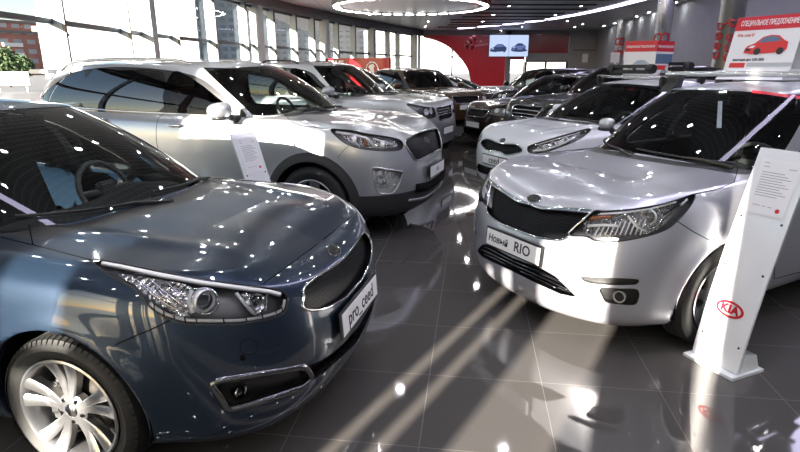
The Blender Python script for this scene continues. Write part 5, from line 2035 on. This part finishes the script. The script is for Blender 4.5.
# red display wall with the white emblem
pL, pR = at_depth(326, 58.5, 28.2), at_depth(390, 58.5, 26.2)
t = thing('display_wall', 'low red display wall with a round white emblem by the left windows', 'display', ((pL.x+pR.x)/2, (pL.y+pR.y)/2, 0), math.atan2(pR.y-pL.y, pR.x-pL.x))
hw = (pR-pL).length/2; hz = pL.z
MB().box((0, 0, hz/2), (2*hw, .18, hz)).build('panel', 'red_gloss', t)
em = MB()
ec = (hw*.50, -.10, hz-.52)
em.add([(ec[0]+rr*math.cos(2*PI*k/32), ec[1], ec[2]+rr*math.sin(2*PI*k/32)) for rr in (.36, .31) for k in range(32)], [(k, (k+1) % 32, 32+(k+1) % 32, 32+k) for k in range(32)])
em.add([(ec[0]+x, ec[1]-.001, ec[2]+z) for x, z in smooth_poly([(-.05, -.28), (-.13, -.02), (-.2, .12), (-.08, .22), (.06, .24), (.16, .14), (.08, .06), (.12, -.06), (.06, -.28)], 4)], [tuple(range(36))])
em.build('emblem', 'paper', t)
m = MB()
for x in (.0, .22, .40, .66, .80): m.box((-hw*.85+x, -.092, hz-.14), (.13, .004, .07))
m.build('panel_text', 'paper', t)
# red balloons in front of the red glass wall
for i, (u, v, lab) in enumerate(((467, 45, 'leftmost red balloon of the cluster in front of the red wall'), (470.5, 41, 'upper middle red balloon of the cluster in front of the red wall'), (474.5, 38.3, 'topmost red balloon of the cluster in front of the red wall'), (472, 46.5, 'lowest red balloon of the cluster in front of the red wall'))):
    q = at_depth(u, v, 38.6+.75*i)
    t = thing('balloon', lab, 'balloon', (q.x, q.y, q.z), group='red balloons')
    V, F = lathe([(.001, -.26), (.03, -.25), (.12, -.16), (.19, -.02), (.20, .06), (.15, .17), (.07, .225), (.001, .235)], 'z', 24)
    obj('skin', V, F, 'red_gloss', t)
    MB().tube([(0, 0, -.25), (.02, .01, -.9), (0, 0, -q.z+.0)], .006, 5).build('string', 'red_ink', t)

# ============================ outside
def facade_mat(name, wall, win, bw, bh, ms):
    m, nt, out = nodes(name)
    tc = nt.nodes.new('ShaderNodeTexCoord')
    sep = nt.nodes.new('ShaderNodeSeparateXYZ')
    add = nt.nodes.new('ShaderNodeMath')
    com = nt.nodes.new('ShaderNodeCombineXYZ')
    nt.links.new(tc.outputs['Object'], sep.inputs[0])
    nt.links.new(sep.outputs['X'], add.inputs[0])
    nt.links.new(sep.outputs['Y'], add.inputs[1])
    nt.links.new(add.outputs[0], com.inputs['X'])
    nt.links.new(sep.outputs['Z'], com.inputs['Y'])
    br = nt.nodes.new('ShaderNodeTexBrick')
    br.offset = 0
    br.inputs['Scale'].default_value = 1
    br.inputs['Brick Width'].default_value = bw
    br.inputs['Row Height'].default_value = bh
    br.inputs['Mortar Size'].default_value = ms
    br.inputs['Color1'].default_value = (*win, 1)
    br.inputs['Color2'].default_value = (*[c*1.5 for c in win], 1)
    br.inputs['Mortar'].default_value = (*wall, 1)
    nt.links.new(com.outputs[0], br.inputs[0])
    b = nt.nodes.new('ShaderNodeBsdfPrincipled')
    b.inputs['Roughness'].default_value = .7
    nt.links.new(br.outputs['Color'], b.inputs['Base Color'])
    nt.links.new(b.outputs[0], out.inputs[0])
facade_mat('brick_block', (.26, .10, .075), (.22, .23, .25), 4.2, 3., .85)
facade_mat('pale_block', (.38, .38, .38), (.2, .22, .24), 4., 3., .95)
facade_mat('grey_block', (.26, .28, .30), (.13, .15, .17), 3.4, 3., .7)
pbr('roof_dark', (.12, .11, .11), .8)
pbr('asphalt', (.12, .12, .125), .9, noise=.15, nscale=.4)
pbr('leaf', (.05, .085, .03), .8, noise=.4, nscale=3.)
pbr('bark', (.06, .045, .035), .9)
pbr('balcony', (.62, .60, .58), .6)
struct(obj('ground', [(-400, -200, -.25), (300, -200, -.25), (300, 600, -.25), (-400, 600, -.25)], [(0, 1, 2, 3)], 'asphalt', smooth=False))
def building(u, Y, wdt, h, dep, mat, label, rz=0., bal=0, roof=True):
    x = (u-400)/FOC*.957*Y
    t = thing('street_building', label, 'building', (x, Y, -.25), rz)
    MB().box((0, 0, h/2), (wdt, dep, h)).build('walls', mat, t)
    if roof:
        rf = MB(); rf.box((0, 0, h+.4), (wdt+.8, dep+.8, .8)); rf.box((wdt*.2, 0, h+1.8), (4, 4, 2.)); rf.build('roof', 'roof_dark', t)
    for k in range(bal):
        for fl in range(int(h//3)-1):
            xb_ = -wdt/2+wdt*(k+.5)/bal
            MB().box((xb_, -dep/2-.6, 3.4+fl*3.), (wdt/bal*.45, 1.3, 1.15)).build('balcony', 'balcony', t)
building(6, 200, 44, 17.5, 4, 'brick_block', 'red brick apartment block with pale balconies seen through the leftmost window', 1.12, 4)
building(31, 190, 26, 13.0, 4, 'brick_block', 'darker stepped end of the brick block beside the pale tower outside', 1.12, 2)
building(55, 120, 3.2, 14., 3, 'pale_block', 'pale concrete tower outside, right of the red brick block', 0, 0, False)
building(115, 310, 60, 40., 20, 'pale_block', 'wide pale apartment house outside behind the second and third window bays', .5)
building(172, 230, 22, 60., 16, 'pale_block', 'tall pale block of flats outside, just right of the near pillar', .3)
building(225, 260, 34, 75., 18, 'grey_block', 'tallest grey block of flats outside, above the silver SUV roof', .3)
building(330, 330, 120, 40., 20, 'pale_block', 'long pale building outside beyond the far left windows', .4)
building(470, 300, 110, 26., 20, 'pale_block', 'long low pale building outside behind the red glass wall')
def tree(u, Y, h, label, seed):
    rnd = random.Random(seed)
    x = (u-400)/FOC*.957*Y
    t = thing('tree', label, 'tree', (x, Y, -.25))
    MB().tube([(0, 0, 0), (.1, 0, h*.3), (0, .1, h*.7)], [.16, .12, .05], 8).build('trunk', 'bark', t)
    V, F = [], []
    for k in range(900):
        a, b, rr = rnd.uniform(0, 2*PI), rnd.uniform(-1, 1), rnd.random()**.4
        s = math.sqrt(1-b*b)
        c = Vector((math.cos(a)*s*h*.34*rr, math.sin(a)*s*h*.34*rr, h*.62+b*h*.38*rr))
        e1 = Vector((rnd.gauss(0, 1), rnd.gauss(0, 1), rnd.gauss(0, 1))).normalized()
        e2 = e1.cross(Vector((rnd.gauss(0, 1), rnd.gauss(0, 1), rnd.gauss(0, 1)))).normalized()
        q = h*.05
        n = len(V)
        V += [c-e1*q, c+e2*q*.6, c+e1*q, c-e2*q*.6]
        F.append((n, n+1, n+2, n+3))
    obj('crown', V, F, 'leaf', t, smooth=False)
tree(5, 60, 4.2, 'green street tree outside at the left edge of the picture', 1)
tree(22, 70, 3.6, 'smaller green street tree outside, right of the first one', 2)
t = thing('billboard', 'low white billboard on the street outside at the left edge', 'billboard', ((8-400)/FOC*.957*48, 48, -.25))
MB().box((0, 0, 1.1), (3.0, .1, 1.1)).build('face', 'paper', t)
for x in (-1.2, 1.2): MB().box((x, .02, .3), (.1, .08, .6)).build('leg', 'steel', t)

# ============================ light and camera
sc = bpy.context.scene
SUN_AZ, SUN_EL = math.radians(31), math.radians(13.5)
ld = bpy.data.lights.new('sun', 'SUN')
ld.energy = 30.
ld.angle = math.radians(.45)
ld.color = (1., .90, .78)
so_ = bpy.data.objects.new('sun', ld)
C.objects.link(so_)
dv = Vector((math.sin(SUN_AZ)*math.cos(SUN_EL), math.cos(SUN_AZ)*math.cos(SUN_EL), -math.sin(SUN_EL)))
so_.rotation_euler = dv.to_track_quat('-Z', 'Y').to_euler()
wd = bpy.data.worlds.new('sky')
sc.world = wd
wd.use_nodes = True
nt = wd.node_tree
bg = nt.nodes['Background']
sk = nt.nodes.new('ShaderNodeTexSky')
sk.sky_type = 'NISHITA'
sk.sun_disc = False
sk.sun_elevation = SUN_EL
sk.sun_rotation = math.radians(180+31)
sk.air_density = 1.
sk.dust_density = 1.2
sk.ozone_density = 1.5
nt.links.new(sk.outputs[0], bg.inputs[0])
bg.inputs[1].default_value = WORLD
cam = bpy.data.cameras.new('camera')
co = bpy.data.objects.new('camera', cam)
C.objects.link(co)
cam.sensor_width = 36
cam.lens = FOC*36/800
cam.clip_end = 2000
co.location = (0, 0, CAM_H)
co.rotation_euler = (math.radians(90)-PITCH, 0, 0)
sc.camera = co
vs = sc.view_settings
vs.view_transform = 'Standard'
vs.look = 'None'
vs.gamma = 1
vs.use_curve_mapping = False
vs.exposure = EXPO
sc.cycles.max_bounces = 10
sc.cycles.transparent_max_bounces = 16
sc.cycles.sample_clamp_indirect = 6.
sc.cycles.caustics_reflective = False
sc.cycles.caustics_refractive = False
